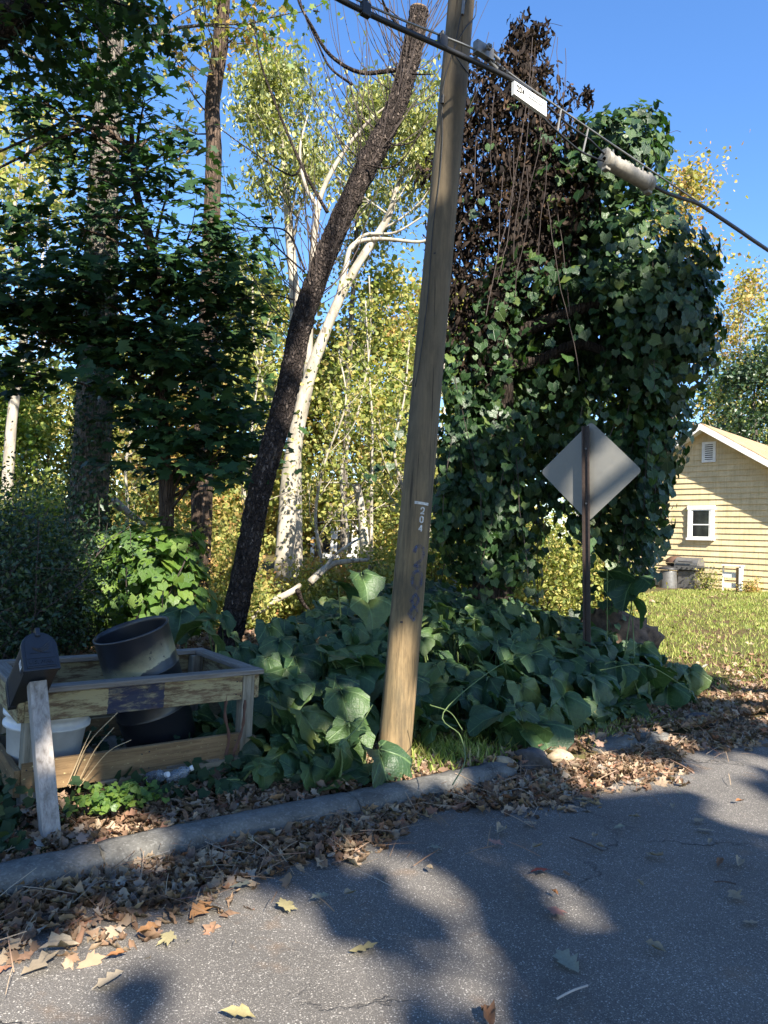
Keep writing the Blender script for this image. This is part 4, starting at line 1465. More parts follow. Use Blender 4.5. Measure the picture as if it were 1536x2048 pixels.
g.tube([lpts[-1] - _ax * 0.01, lpts[-1] + _ax * 0.008], 0.118, 28)
g.obj('cut_face', wood_mat('cut_wood', (0.10, 0.065, 0.04), (0.19, 0.125, 0.075), (0.26, 0.18, 0.11), axis=1, scale=5), lean)
# bigger curved dead limbs
for pix, r0 in (([(795, 140), (720, 145), (660, 110), (625, 55), (598, 5), (590, -40)], 0.028), ([(705, 170), (660, 135), (635, 85), (606, 20), (598, -20)], 0.016),
                ([(805, 60), (780, 30), (765, 0), (755, -30)], 0.02), ([(825, 148), (850, 149), (871, 148)], 0.012), ([(765, 270), (790, 290), (830, 280), (858, 240)], 0.014),
                ([(655, 425), (610, 345), (560, 230), (520, 120), (505, 20)], 0.022), ([(605, 330), (580, 350), (500, 300), (430, 250)], 0.014), ([(610, 540), (575, 465), (520, 455), (480, 450)], 0.014),
                ([(735, 330), (780, 335), (820, 300), (870, 200)], 0.013), ([(610, 545), (560, 500), (500, 440), (440, 400)], 0.012), ([(590, 600), (540, 590), (470, 600)], 0.01),
                ([(628, 22), (632, 22), (640, 24)], 0.012)):
    dd = rng.uniform(-0.4, 0.2, len(pix)).cumsum() * 0.35
    Geo().tube(smooth_path([P(x, y, 8.15 + q) for (x, y), q in zip(pix, dd)], 26), np.linspace(r0, r0 * 0.35, 26), 7, cap=False).obj('limb', M_BARKD, lean, smooth=True)
for i in range(120):
    q = rng.choice([rng.normal(0.55, 0.05), rng.normal(0.75, 0.04), rng.normal(0.9, 0.05), rng.uniform(0.45, 0.98)], p=[0.3, 0.3, 0.25, 0.15])
    j = int(np.clip(q, 0.3, 0.99) * 109)
    a = rng.normal(0, 1.0) if rng.random() < 0.45 else math.pi + rng.normal(0, 0.8)
    d = np.array([math.cos(a) * 0.8, math.sin(a) * 0.6, 0.35 + rng.random() * 0.8])
    b = grow(lpts[j], d, rng.uniform(0.7, 2.4), 9, 0.16, 0.16)
    r0 = rng.uniform(0.0055, 0.0095)
    Geo().tube(b, np.linspace(r0, 0.0026, len(b)), 4, cap=False).obj('shoot', M_TWIG, lean)

# -- ivy clad trunk, left
ip = [gp(168, 12.0) - UP * 0.3, P(170, 1150, 12), P(178, 1000, 12), P(192, 760, 12), P(203, 500, 12), P(213, 250, 12.1), P(226, 0, 12.2), P(232, -250, 12.3)]
ivyt = make_tree('ivy_tree', 'tall straight tree at left with ivy covering its lower trunk', ip, [0.36, 0.33, 0.31, 0.29, 0.26, 0.235, 0.21, 0.18], M_BARKG, L_GREEN, nbr=9, t0=0.75, blen=3.2, nleaf=2600, lsize=0.15, spread=0.5, tms=[T_MAPLE], jit=0.02, sides=22, bmat=M_BARKG, brad=0.2)
_ipts = smooth_path(ip, 60)
N = 6500
q = rng.random(N) ** 1.15 * 0.62
j = (q * 59).astype(int)
rr = np.interp(q, np.linspace(0, 1, 8), [0.36, 0.33, 0.31, 0.29, 0.26, 0.235, 0.21, 0.18])
a = rng.uniform(0, 2 * math.pi, N)
out = np.column_stack([np.cos(a), np.sin(a), np.zeros(N)])
pos = _ipts[j] + (np.diff(_ipts, axis=0)[np.minimum(j, 58)]) * rng.random((N, 1)) + out * (rr * 0.98 + rng.exponential(0.035, N))[:, None]
leaf_field('ivy_cover', [T_IVY], pos, out + rng.normal(0, 0.35, (N, 3)) + UP * 0.3, np.tile(-UP, (N, 1)) + rng.normal(0, 0.4, (N, 3)), rng.uniform(0.05, 0.09, N), L_IVY, ivyt)

# -- second tall trunk
sp_ = [gp(398, 14.0) - UP * 0.3, P(400, 1120, 14), P(405, 950, 14), P(414, 700, 14), P(422, 480, 14), P(428, 300, 14), P(424, 215, 14), P(438, 110, 14.1), P(445, 0, 14.2), P(452, -200, 14.3)]
make_tree('tall_tree', 'tall bare trunk with a kink and sparse yellow leaves left of the leaning trunk', sp_, [0.24, 0.21, 0.2, 0.185, 0.17, 0.155, 0.15, 0.16, 0.15, 0.12], M_BARKR, L_YELLOW, nbr=16, t0=0.6, blen=2.0, nleaf=900, lsize=0.16, spread=0.3, tms=[T_MAPLE], jit=0.035, sides=18, bmat=M_TWIG, brad=0.12)

# -- shaded maple in front
mp = [gp(332, 9.4) - UP * 0.2, P(333, 1030, 9.4), P(326, 900, 9.4), P(322, 760, 9.4), P(318, 600, 9.35), P(300, 480, 9.3), P(272, 380, 9.25), P(262, 250, 9.2)]
mroot = thing('maple_tree', mp[0], 'shaded dark green maple with slender trunk filling the left side', 'tree')
mpts = smooth_path(mp, 50)
Geo().tube(mpts, np.interp(np.linspace(0, 1, 50), [0, 0.3, 0.7, 1], [0.105, 0.09, 0.065, 0.03]), 14, jit=0.02, seed=5).obj('trunk', M_BARKR, mroot, smooth=True)
_clu = [  # sprays: pixel centre, half widths in pixels, weight
    (60, 190, 90, 45, 1), (120, 250, 110, 55, 1.1), (30, 220, 60, 40, .6), (200, 230, 80, 60, .9), (290, 200, 60, 50, .8), (330, 260, 60, 60, 1), (150, 330, 60, 60, .8), (180, 350, 60, 50, .7), (260, 320, 80, 60, 1.1), (350, 300, 50, 55, .7),
    (240, 430, 90, 60, 1.2), (340, 380, 60, 60, .8), (130, 450, 90, 60, 1.1), (40, 470, 70, 60, 1), (60, 560, 90, 70, 1.4), (170, 540, 90, 70, 1.4), (280, 540, 80, 70, 1.3), (390, 450, 70, 60, 1), (440, 470, 50, 50, .6), (400, 560, 70, 70, 1.1), (470, 590, 45, 60, .6), (50, 650, 80, 60, 1.2), (130, 640, 80, 60, 1.0),
    (270, 650, 90, 70, 1.4), (380, 660, 80, 70, 1.3), (450, 690, 60, 70, .9), (260, 740, 60, 60, 0.9), (320, 760, 80, 70, 1.2), (420, 790, 70, 70, 1.2), (470, 840, 45, 60, .8), (280, 820, 50, 50, .7), (340, 850, 50, 40, .7), (440, 900, 45, 50, .7), (380, 930, 40, 40, .4), (300, 930, 40, 35, .35), (20, 740, 50, 60, .5), (500, 900, 25, 50, .3)]
POS, NRM, TIP = [], [], []
g = Geo()
for (px, py, wx, wy, w) in _clu:
    if py < 460:
        w *= 0.55
        wy *= 0.8
    Yc = rng.uniform(8.6, 10.2)
    c = P(px, py, Yc)
    s = Yc / FPX
    j = int(np.argmin(np.linalg.norm(mpts - (c - UP * 0.7), axis=1)))
    br = smooth_path([mpts[j], (mpts[j] + c) / 2 + UP * rng.uniform(0.0, 0.25), c], 10)
    g.tube(br, np.linspace(0.026, 0.006, 10), 6, cap=False)
    # layered sprays inside the cluster
    for L_ in range(int(7.5 * w) + (2 if py > 460 else 1)):
        cc = c + np.array([rng.normal(0, wx * s * 0.68), rng.normal(0, 0.5), rng.normal(0, wy * s * 0.7)])
        g.tube(grow(br[-3], cc - br[-3], float(np.linalg.norm(cc - br[-3])), 5, 0.15), np.linspace(0.008, 0.003, 6), 4, cap=False)
        n = int(34 * w ** 0.3)
        pp = cc + rng.normal(0, 1, (n, 3)) * np.array([0.25, 0.25, 0.06])
        out = unit(pp - mpts[j])
        POS.append(pp)
        NRM.append(rng.normal(0, 0.28, (n, 3)) + UP * 0.75 + np.array([0.0, -0.35, 0]))
        TIP.append(out * 0.7 - UP * 0.55 + rng.normal(0, 0.5, (n, 3)))
g.obj('branches', M_BARKR, mroot, smooth=True)
POS, NRM, TIP = np.vstack(POS), np.vstack(NRM), np.vstack(TIP)
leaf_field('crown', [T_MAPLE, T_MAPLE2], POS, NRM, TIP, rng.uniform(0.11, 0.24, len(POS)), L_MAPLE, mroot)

for pix in ([(262, 262), (200, 255), (130, 272), (60, 305), (-30, 350)], [(290, 330), (215, 258), (160, 232), (90, 262), (-20, 312)]):
    Geo().tube(smooth_path([P(x, y, 9.1) for x, y in pix], 18), np.linspace(0.026, 0.014, 18), 6, cap=False).obj('limb', M_BARKR, mroot, smooth=True)

# -- overhanging limb of a tree just out of frame, top left
_ob = np.array([-5.2, 6.3, 0.0])
orr = thing('overhanging_tree', _ob, 'dark overhanging limb with drooping oak leaves in the top left corner', 'tree')
op = [_ob - UP * 0.2, _ob + np.array([0.05, 0, 2.5]), _ob + np.array([0.1, 0.1, 4.6]), _ob + np.array([0.5, 0.2, 6.5]), P(-40, 60, 6.4), P(20, 25, 6.4), P(60, -30, 6.4), P(110, -160, 6.5)]
op = op[:3] + [P(-90, 110, 6.4), P(-20, 62, 6.4), P(35, 20, 6.4), P(75, -40, 6.45), P(130, -220, 6.6)]
opts = smooth_path(op, 50)
Geo().tube(opts, np.interp(np.linspace(0, 1, 50), [0, 0.5, 1], [0.24, 0.16, 0.09]), 16, jit=0.03, seed=8).obj('trunk', M_BARKD, orr, smooth=True)
POS, NRM, TIP = [], [], []
g = Geo()
for (px, py, wx, wy, w) in ((40, 110, 60, 45, 1.2), (110, 60, 70, 50, 1.3), (180, 30, 60, 40, 1), (60, 20, 50, 40, 1), (170, 110, 60, 40, .9), (230, 70, 40, 40, .6), (20, 160, 40, 25, .5), (240, 10, 40, 25, .5), (300, 15, 50, 30, .6), (110, 140, 50, 30, .6), (330, 40, 40, 25, .4), (260, 130, 30, 25, .3), (130, -60, 120, 60, 2)):
    c = P(px, py, rng.uniform(6.2, 7.0))
    s = 6.5 / FPX
    st = opts[int(rng.integers(30, 48))]
    br = smooth_path([st, (st + c) / 2 + UP * 0.2, c], 10)
    g.tube(br, np.linspace(0.016, 0.004, 10), 5, cap=False)
    for L_ in range(int(5.5 * w) + 1):
        cc = c + np.array([rng.normal(0, wx * s * 0.6), rng.normal(0, 0.3), rng.normal(0, wy * s * 0.6)])
        g.tube(grow(br[-3], cc - br[-3], float(np.linalg.norm(cc - br[-3])), 5, 0.15), np.linspace(0.005, 0.002, 6), 4, cap=False)
        n = 24
        POS.append(cc + rng.normal(0, 1, (n, 3)) * np.array([0.16, 0.16, 0.06]))
        NRM.append(rng.normal(0, 0.45, (n, 3)) + UP * 0.8)
        TIP.append(rng.normal(0, 0.7, (n, 3)) - UP * 0.6)
g.obj('branches', M_BARKD, orr, smooth=True)
POS, NRM, TIP = np.vstack(POS), np.vstack(NRM), np.vstack(TIP)
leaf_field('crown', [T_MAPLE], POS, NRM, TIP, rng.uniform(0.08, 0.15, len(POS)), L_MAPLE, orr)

# -- pale barked trees in the sun behind
w1 = [gp(560, 18.0) - UP * 0.3, P(566, 1150, 18), P(580, 960, 18), P(596, 850, 18), P(622, 745, 18), P(660, 640, 18), P(698, 560, 18.1), P(740, 490, 18.2), P(778, 430, 18.3), P(800, 350, 18.4), P(815, 290, 18.5), P(830, 240, 18.6)]
t_syc = make_tree('sycamore_tree', 'pale white barked tree forking behind the leaning trunk', w1, [0.28, 0.25, 0.225, 0.19, 0.155, 0.13, 0.115, 0.10, 0.09, 0.06, 0.04, 0.02], M_BARKW, L_OLIVE, nbr=16, t0=0.68, blen=2.1, nleaf=7000, lsize=0.17, spread=0.5, tms=[T_LANCE, T_SIMPLE], bmat=M_BARKW, droop=0.8, brad=0.35, elev=0.7)
for pix, r0, r1 in (([(614, 775), (618, 680), (622, 560), (634, 430), (650, 370), (690, 300), (740, 240), (790, 200)], 0.12, 0.02), ([(668, 630), (690, 540), (706, 490), (760, 478), (838, 484), (872, 470)], 0.08, 0.03), ([(700, 500), (730, 470), (790, 465), (850, 430)], 0.05, 0.02),
                    ([(800, 350), (840, 320), (880, 300)], 0.05, 0.02), ([(640, 420), (610, 370), (600, 300), (615, 230)], 0.06, 0.02)):
    Geo().tube(smooth_path([P(x, y, 18.1) for x, y in pix], 30), np.linspace(r0, r1, 30), 10, jit=0.02).obj('limb', M_BARKW, t_syc, smooth=True)
w2 = [gp(590, 20) - UP * 0.3, P(592, 1100, 20), P(588, 800, 20), P(590, 620, 20), P(580, 480, 20), P(570, 340, 20), P(560, 240, 20), P(548, 160, 20)]
ex = np.array([P(x, y, rng.uniform(19, 21)) for x, y in [(500, 180), (530, 140), (560, 120), (510, 230), (560, 200), (620, 150), (640, 190), (600, 160), (500, 280), (545, 300), (620, 240), (520, 330), (480, 160), (650, 230), (490, 350), (560, 380)] for _ in range(4)])
make_tree('sycamore_tree', 'upright white trunked tree with pale drooping leaves against the sky', w2, [0.2, 0.19, 0.17, 0.15, 0.13, 0.10, 0.06, 0.03], M_BARKW, L_OLIVE, nbr=16, t0=0.55, blen=2.0, nleaf=8500, lsize=0.18, spread=0.5, tms=[T_LANCE, T_SIMPLE], bmat=M_BARKW, droop=0.8, elev=0.8, extra=ex, brad=0.35)
w3 = [gp(690, 21) - UP * 0.3, P(688, 1000, 21), P(700, 700, 21), P(712, 480, 21), P(720, 300, 21), P(728, 210, 21)]
ex = np.array([P(x, y, rng.uniform(20, 22)) for x, y in [(690, 230), (720, 200), (760, 220), (780, 180), (660, 280), (700, 300), (740, 290), (650, 350), (720, 360), (760, 200)] for _ in range(4)])
make_tree('sycamore_tree', 'pale trunked tree with feathery olive crown between leaning trunk and pole', w3, [0.1, 0.09, 0.08, 0.06, 0.04, 0.02], M_BARKG, L_OLIVE, nbr=14, t0=0.5, blen=1.8, nleaf=7500, lsize=0.18, spread=0.5, tms=[T_LANCE, T_SIMPLE], bmat=M_BARKW, droop=0.8, elev=0.9, extra=ex)


def bg_tree(px, Y, ztop, label, leaf, nleaf=7500, r=0.16, blen=2.6, t0=0.12, lsize=0.2, bark=None, spread=0.75, lean_=0.0, name='woodland_tree', elev=0.35, group='sunlit woodland trees', sub=4, nbr=22):
    b = gp(px, Y)
    top = np.array([b[0] + lean_, b[1], ztop])
    path = [b - UP * 0.2] + [b * (1 - q) + top * q + np.array([rng.normal(0, 0.15), rng.normal(0, 0.15), 0]) for q in (0.2, 0.4, 0.6, 0.8)] + [top]
    return make_tree(name, label, path, [r, r * 0.9, r * 0.75, r * 0.55, r * 0.35, 0.02], bark or M_BARKG, leaf, nbr=nbr, t0=t0, blen=blen, nleaf=nleaf, lsize=lsize, spread=spread, elev=elev, group=group, bmat=bark or M_BARKG, sub=sub, sides=10)


bg_tree(520, 24, 10.5, 'yellow green tree filling the gap left of the leaning trunk', L_YG)
bg_tree(640, 25, 9.0, 'yellow leaved tree low behind the white forked trunk', L_YELLOW, 8000)
bg_tree(735, 23, 10.0, 'green leaved tree in the sun just left of the utility pole', L_YG, 7500)
bg_tree(800, 29, 12.0, 'autumn tinted tall tree half hidden by the utility pole', L_YELLOW, 9000)
bg_tree(905, 26, 11.0, 'yellowing tree seen between the pole and the draped vines', L_YG, 9000)
bg_tree(980, 32, 10.0, 'green woodland tree behind the trunk of the vine draped tree', L_GREEN, 6000)
bg_tree(430, 26, 11.5, 'pale green woodland tree behind the kinked bare trunk', L_YG, 8000)
bg_tree(90, 24, 6.8, 'bright yellow green tree behind the ivy clad trunk', L_YG, 9000)
bg_tree(-60, 22, 6.5, 'sunlit green tree at the far left edge', L_GREEN, 7000)
bg_tree(250, 28, 9.0, 'sunlit tree seen through the dark maple leaves', L_YG, 8000)
bg_tree(340, 22, 6.0, 'small yellow tree behind the slender maple trunk', L_YELLOW, 6000, blen=1.8)
bg_tree(12, 18, 12.0, 'grey trunked tree at the left edge with few leaves', L_YG, 2500, r=0.17, t0=0.5, bark=M_BARKW)
bg_tree(60, 34, 18.0, 'leafless pinkish tree against the sky at the left', L_YELLOW, 900, blen=3.2, r=0.14, bark=M_TWIGP, sub=12, nbr=30, elev=0.95, group=None, lsize=0.12)
bg_tree(1345, 30, 17.6, 'orange tipped tree rising behind the draped vines', L_YELLOW, 5500, blen=2.4, r=0.2, t0=0.5, elev=0.8)
bg_tree(1470, 38, 16.5, 'tall half bare yellow tree behind the house roof', L_YELLOW, 5500, blen=3.2, r=0.2, t0=0.25, bark=M_TWIGP, elev=0.9, sub=8)
bg_tree(1560, 36, 14.5, 'yellow green tree above the right end of the roof', L_YG, 8000, blen=3.0)
bg_tree(1420, 42, 12.5, 'green tree directly behind the roof peak', L_GREEN, 8000, blen=3.2)
bg_tree(1240, 36, 9.0, 'green tree behind the vines left of the house', L_GREEN, 6000, blen=3.0)
bg_tree(1510, 33, 11.0, 'dark green tree behind the roof at the right edge', L_DARK, 8000, blen=3.0)
for (px, Y, zt, ln, lb) in ((470, 15.5, 6.5, 0.5, 'thin pale sapling right of the kinked bare trunk'), (512, 17, 8.0, -0.4, 'thin pale sapling behind the leaning trunk'), (633, 16, 6.0, 0.3, 'slim pale sapling right of the white forked trunk'), (668, 18, 8.5, 0.6, 'tall pale sapling leaning right behind the snag'),
                            (752, 17, 7.5, -0.5, 'thin pale sapling left of the utility pole'), (783, 15, 6.0, 0.2, 'short pale sapling touching the utility pole in view'), (868, 17, 8.0, 0.2, 'pale sapling right of the utility pole'), (255, 16, 6.0, 0.4, 'pale sapling right of the ivy clad trunk'), (80, 17, 7.0, 1.6, 'pale leaning sapling left of the ivy clad trunk')):
    bg_tree(px, Y, zt, lb, L_YG, 700, r=0.05, blen=1.3, t0=0.3, lsize=0.12, bark=M_BARKW, lean_=ln, name='sapling', group='pale saplings in the brush', nbr=12, sub=3, spread=0.35, elev=0.6)
# broken pale snag and fallen boughs
sn_ = thing('broken_snag', gp(728, 17), 'broken pale snag standing in the sunlit brush', 'snag')
Geo().tube(smooth_path([gp(732, 17) - UP * 0.2, P(730, 1100, 17), P(722, 1020, 17), P(712, 968, 17)], 16), np.linspace(0.13, 0.09, 16), 12, jit=0.04).obj('trunk', M_BARKW, sn_, smooth=True)
for pix in ([(716, 985), (700, 968), (660, 965), (632, 964)], [(712, 1000), (690, 1015), (660, 1040), (640, 1070)]):
    Geo().tube(smooth_path([P(x, y, 16.9) for x, y in pix], 14), np.linspace(0.035, 0.012, 14), 6, cap=False).obj('limb', M_BARKW, sn_, smooth=True)
for i, (pix, lb, r0) in enumerate((([(620, 1165), (660, 1130), (700, 1122), (735, 1120)], 'pale fallen bough arching right above the pumpkin leaves', 0.07), ([(640, 1150), (670, 1110), (705, 1085), (725, 1075)], 'thin pale bough slanting up toward the snag', 0.035),
                                   ([(500, 1235), (540, 1205), (580, 1185), (600, 1170)], 'pale fallen trunk lying behind the leaning tree', 0.09), ([(595, 1180), (605, 1205), (622, 1225)], 'dark broken stick poking from the leaf slope', 0.05), ([(225, 1000), (255, 1025), (290, 1050)], 'pale fallen trunk slanting behind the ivy clad tree', 0.09))):
    fb = thing('fallen_bough', P(*pix[0], 13.0), lb, 'fallen bough')
    Geo().tube(smooth_path([P(x, y, 13.2 + 0.2 * j) for j, (x, y) in enumerate(pix)], 18), np.linspace(r0, r0 * 0.5, 18), 10, jit=0.04).obj('wood', M_BARKD if 'dark' in lb else M_BARKW, fb, smooth=True)

# -- understory shrubs in the sun
def shrub(px, Y, h, w, label, leaf, n=5000, lsize=0.09, group='understory shrubs', tms=None, stems=14, name='shrub', bmat=None):
    b = gp(px, Y) + UP * 0.08
    t = thing(name, b, label, 'shrub', group)
    g = Geo()
    tips = []
    for i in range(stems):
        a = rng.uniform(0, 2 * math.pi)
        d = np.array([math.cos(a) * w / h, math.sin(a) * w / h, 1.0]) * np.array([rng.random(), rng.random(), 1])
        s = grow(b + np.array([rng.normal(0, w * 0.25), rng.normal(0, w * 0.25), -0.1]), d, h * rng.uniform(0.6, 1.1), 8, 0.25, 0.03)
        g.tube(s, np.linspace(0.014, 0.003, len(s)), 4, cap=False)
        for m in range(2, len(s)):
            tips.append(s[m])
            c = grow(s[m], rdir(1, 0.2)[0], h * 0.22, 4, 0.3)
            g.tube(c, np.linspace(0.005, 0.002, len(c)), 3, cap=False)
            tips += list(c[1:])
    g.obj('stems', bmat or M_TWIG, t)
    tips = np.array(tips)
    idx = rng.integers(0, len(tips), n)
    pos = tips[idx] + rng.normal(0, 0.17 * h ** 0.5, (n, 3)) * np.array([1, 1, 0.7])
    pos[:, 2] = np.maximum(pos[:, 2], b[2] + 0.02)
    leaf_field('foliage', tms or [T_WIDE, T_SIMPLE], pos, rdir(n, 0.7), rdir(n) - UP * 0.5, lsize * rng.uniform(0.6, 1.3, n), leaf, t)
    return t


for i, (px, Y, h, w, lf, n, lb) in enumerate((
        (490, 13.5, 1.7, 1.0, L_YG, 5000, 'yellow green shrub between the leaning trunk and the white trunk'),
        (545, 16, 2.2, 1.2, L_YELLOW, 5000, 'yellow brown shrub round the foot of the white trunk'),
        (620, 15, 2.0, 1.1, L_YG, 5500, 'bright shrub right of the white trunk foot'),
        (690, 16, 2.4, 1.2, L_YELLOW, 6000, 'golden shrub below the broken snag'),
        (770, 15, 2.6, 1.2, L_YG, 6500, 'bright green shrub just left of the utility pole'),
        (860, 16, 2.4, 1.2, L_YG, 5000, 'sunlit shrub showing right of the utility pole'),
        (960, 15, 2.0, 1.0, L_GREEN, 4000, 'green shrub under the vines beside the pole'),
        (1090, 13.5, 2.2, 1.0, L_YG, 5000, 'bright yellow green shrub behind the diamond sign'),
        (1200, 14, 2.0, 0.9, L_YG, 4500, 'sunlit shrub right of the sign post under the vines'),
        (430, 16, 2.4, 1.2, L_YG, 5500, 'pale yellow shrub left of the leaning trunk'),
        (370, 14, 2.0, 0.9, L_YELLOW, 4000, 'brownish shrub between the two tall trunks'),
        (270, 15, 2.5, 1.3, L_YG, 6000, 'sunlit yellow shrub between ivy trunk and maple trunk'),
        (100, 15, 3.0, 1.3, L_YG, 7000, 'dappled yellow green shrub left of the ivy trunk'),
        (20, 13, 2.8, 1.2, L_GREEN, 6000, 'dappled green shrub at the left edge behind the dark privet'))):
    shrub(px, Y, h * (0.62 if 450 < px < 800 else 1.05), w, lb, lf, int(n * (0.75 if 450 < px < 800 else 1.3)), 0.085)
for i, (px, Y, h, w, n, lb) in enumerate(((20, 7.6, 1.9, 0.9, 10000, 'dark green privet behind the mailbox'), (-60, 6.6, 2.2, 0.8, 7000, 'dark privet cut by the left edge'), (100, 8.6, 1.5, 0.8, 7000, 'dark fine leaved shrub left of the bright bush'), (165, 9.6, 1.4, 0.6, 3500, 'dark shrub hugging the foot of the ivy trunk'))):
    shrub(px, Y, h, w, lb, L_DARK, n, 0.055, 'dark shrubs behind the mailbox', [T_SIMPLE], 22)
for (qq, dd, h, w, lb, lf) in ((wq(1440, 1150), 0.9, 0.8, 0.2, 'yellow green shrub between grill and white railing', L_YG), (wq(1520, 1160), 0.6, 0.45, 0.3, 'weedy shrub against the wall right of the railing', L_YELLOW)):
    p = hw(qq, dd, gz)
    pxx = 768 + FPX * np.dot(p - EYE, _r) / np.dot(p - EYE, _f)
    shrub(float(pxx), float(p[1]), h, w, lb, lf, 700, 0.06, 'shrubs along the house wall')

# -- far woodland mass
n = 42000
a = rng.uniform(-0.75, 0.85, n)
dist = rng.uniform(42, 62, n)
hgt = (5.2 + 1.8 * np.sin(a * 17) + 1.3 * np.sin(a * 41 + 1) + 1.5 * np.sin(a * 7 + 2)) * rng.random(n) ** 0.8 * np.where(a < 0.4, 1.0, 1.3)
pos = np.column_stack([np.sin(a) * dist, np.cos(a) * dist, hgt])
o = leaf_field('woodland', [T_WIDE], pos, rdir(n, 0.4), rdir(n), rng.uniform(0.35, 0.75, n), L_YG)
tag(o, 'distant sunlit woodland closing the view behind the nearer trees', 'woodland', None, 'stuff')

# white house glimpsed through the woods
far = thing('distant_house', gp(670, 40), 'white walled house glimpsed through the woods behind the snag', 'house')
c = P(680, 1050, 40)
c[2] = 0
g = Geo()
g.box(c, (1, 0, 0), (0, 1, 0), UP, -1.6, 1.0, 0, 6, -0.5, 2.9)
g.obj('wall', plain_mat('far_wall', (0.55, 0.54, 0.5), 0.8), far)
g = Geo()
g.add([c + np.array(p) for p in ((-1.9, -0.4, 2.9), (1.3, -0.4, 2.9), (1.3, 6.4, 2.9), (-1.9, 6.4, 2.9), (-1.9, 3, 4.2), (1.3, 3, 4.2))], [(0, 1, 5, 4), (2, 3, 4, 5), (0, 4, 3), (1, 2, 5), (3, 2, 1, 0)])
g.obj('roof', M_SHINGLE, far)
for x in (-0.9, 0.3):
    g = Geo()
    g.box(c, (1, 0, 0), (0, 1, 0), UP, x - 0.4, x + 0.4, -0.05, 0.0, 1.0, 2.2)
    g.obj('window', M_GLASS, far)

# ------------------------------------------------------------------ tree draped in vines
VY = 9.2
M_SHAG = bark_mat('shaggy_bark', (0.016, 0.012, 0.010), (0.045, 0.033, 0.026), (0.085, 0.063, 0.05), stretch=9, scale=9, bump=1.0, bdist=0.05)
vt = thing('vine_draped_tree', gp(985, VY), 'dead tree smothered in hanging green vines and withered brown leaves', 'tree')
vp = [gp(985, VY) - UP * 0.2, P(985, 1150, VY), P(984, 950, VY), P(990, 800, VY), P(1003, 620, VY), P(1035, 480, VY), P(1070, 380, VY), P(1085, 260, VY), P(1060, 150, VY), P(1045, 60, VY)]
vpts = smooth_path(vp, 70)
Geo().tube(vpts, np.interp(np.linspace(0, 1, 70), [0, 0.15, 0.5, 0.7, 1], [0.30, 0.24, 0.20, 0.13, 0.02]), 22, jit=0.05, seed=2).obj('trunk', M_SHAG, vt, smooth=True)
for pix, r0 in (([(1010, 600), (1090, 470), (1180, 360), (1260, 270), (1300, 235)], 0.12), ([(1000, 680), (1100, 640), (1230, 600), (1360, 600)], 0.11), ([(995, 740), (1080, 720), (1170, 690), (1290, 760), (1330, 900)], 0.10), ([(1030, 490), (960, 400), (930, 310)], 0.05), ([(1075, 330), (1040, 200), (1045, 30)], 0.04),
                ([(1060, 400), (1000, 330), (980, 230)], 0.04), ([(1230, 600), (1320, 500), (1360, 520)], 0.05), ([(1000, 620), (940, 560), (900, 540)], 0.04), ([(1290, 700), (1340, 850), (1330, 1050)], 0.04)):
    dd = np.linspace(0, rng.uniform(-0.7, 0.3), len(pix))
    Geo().tube(smooth_path([P(x, y, VY + q) for (x, y), q in zip(pix, dd)], 24), np.linspace(r0, r0 * 0.3, 24), 9, jit=0.03).obj('limb', M_SHAG, vt, smooth=True)


def shell(cl, n_per, inner=0.3, jitter=0.08, front=0.35, ybias=0.0):
    POS, OUT = [], []
    for (px, py, rx, ry, ry_m, w) in cl:
        s = VY / FPX
        c = P(px, py, VY + ybias)
        n = int(n_per * w * rx * ry / 1e4)
        d = rdir(n)
        flip = (d[:, 1] > 0) & (rng.random(n) < front)
        d[flip, 1] *= -1
        rr = np.where(rng.random(n) < inner, rng.random(n) ** 0.4, 1 + rng.normal(0, jitter, n))
        # lumpy surface
        rr = rr * (1 + 0.14 * np.sin(5 * d[:, 0] + px) * np.sin(6 * d[:, 2] + py))
        POS.append(c + d * rr[:, None] * np.array([rx * s, ry_m, ry * s]))
        OUT.append(unit(d / np.array([rx * s, ry_m, ry * s])))
    return np.vstack(POS), np.vstack(OUT)


GREEN = [(1215, 370, 105, 135, 0.8, 1), (1255, 300, 75, 75, 0.6, 1), (1245, 545, 150, 150, 1.0, 1), (1290, 680, 120, 150, 1.0, 1.1), (1330, 620, 95, 120, 0.8, 1), (1300, 850, 66, 150, 0.6, 1.2), (1295, 1000, 48, 110, 0.4, 1.1), (1180, 690, 110, 190, 0.9, 0.9), (1120, 560, 70, 120, 0.7, 0.6),
         (965, 900, 85, 110, 0.5, 1.1), (955, 1040, 85, 110, 0.6, 1.2), (1030, 980, 75, 130, 0.6, 1.0), (1090, 860, 90, 150, 0.8, 0.8), (1230, 930, 80, 160, 0.7, 0.3), (925, 760, 45, 90, 0.4, 0.7), (1110, 740, 90, 120, 0.7, 1.0), (1140, 900, 80, 120, 0.6, 0.4), (1050, 800, 70, 110, 0.5, 0.9), (905, 960, 40, 120, 0.4, 0.9), (985, 1090, 60, 80, 0.45, 1.2), (1160, 450, 80, 100, 0.6, 0.8), (1000, 660, 60, 120, 0.45, 0.7), (1060, 600, 70, 110, 0.5, 0.8), (1000, 800, 60, 90, 0.45, 1.0), (1120, 380, 70, 90, 0.5, 0.5), (1180, 290, 60, 50, 0.5, 0.9), (1000, 1130, 70, 50, 0.5, 1.0)]
pos, out = shell(GREEN, 620)
keep = pos[:, 2] > 0.25
_cav = np.zeros(len(pos), bool)                             # hollows under the limbs
for (px, py, rx, rz) in ((1105, 790, 0.68, 1.23), (1130, 480, 0.45, 0.71)):
    c = P(px, py, VY)
    _cav |= ((pos[:, 0] - c[0]) / rx) ** 2 + ((pos[:, 2] - c[2]) / rz) ** 2 < 1
keep &= ~(_cav & (pos[:, 1] < VY + 0.25) & (rng.random(len(pos)) < 0.86))
pos, out = pos[keep], out[keep]
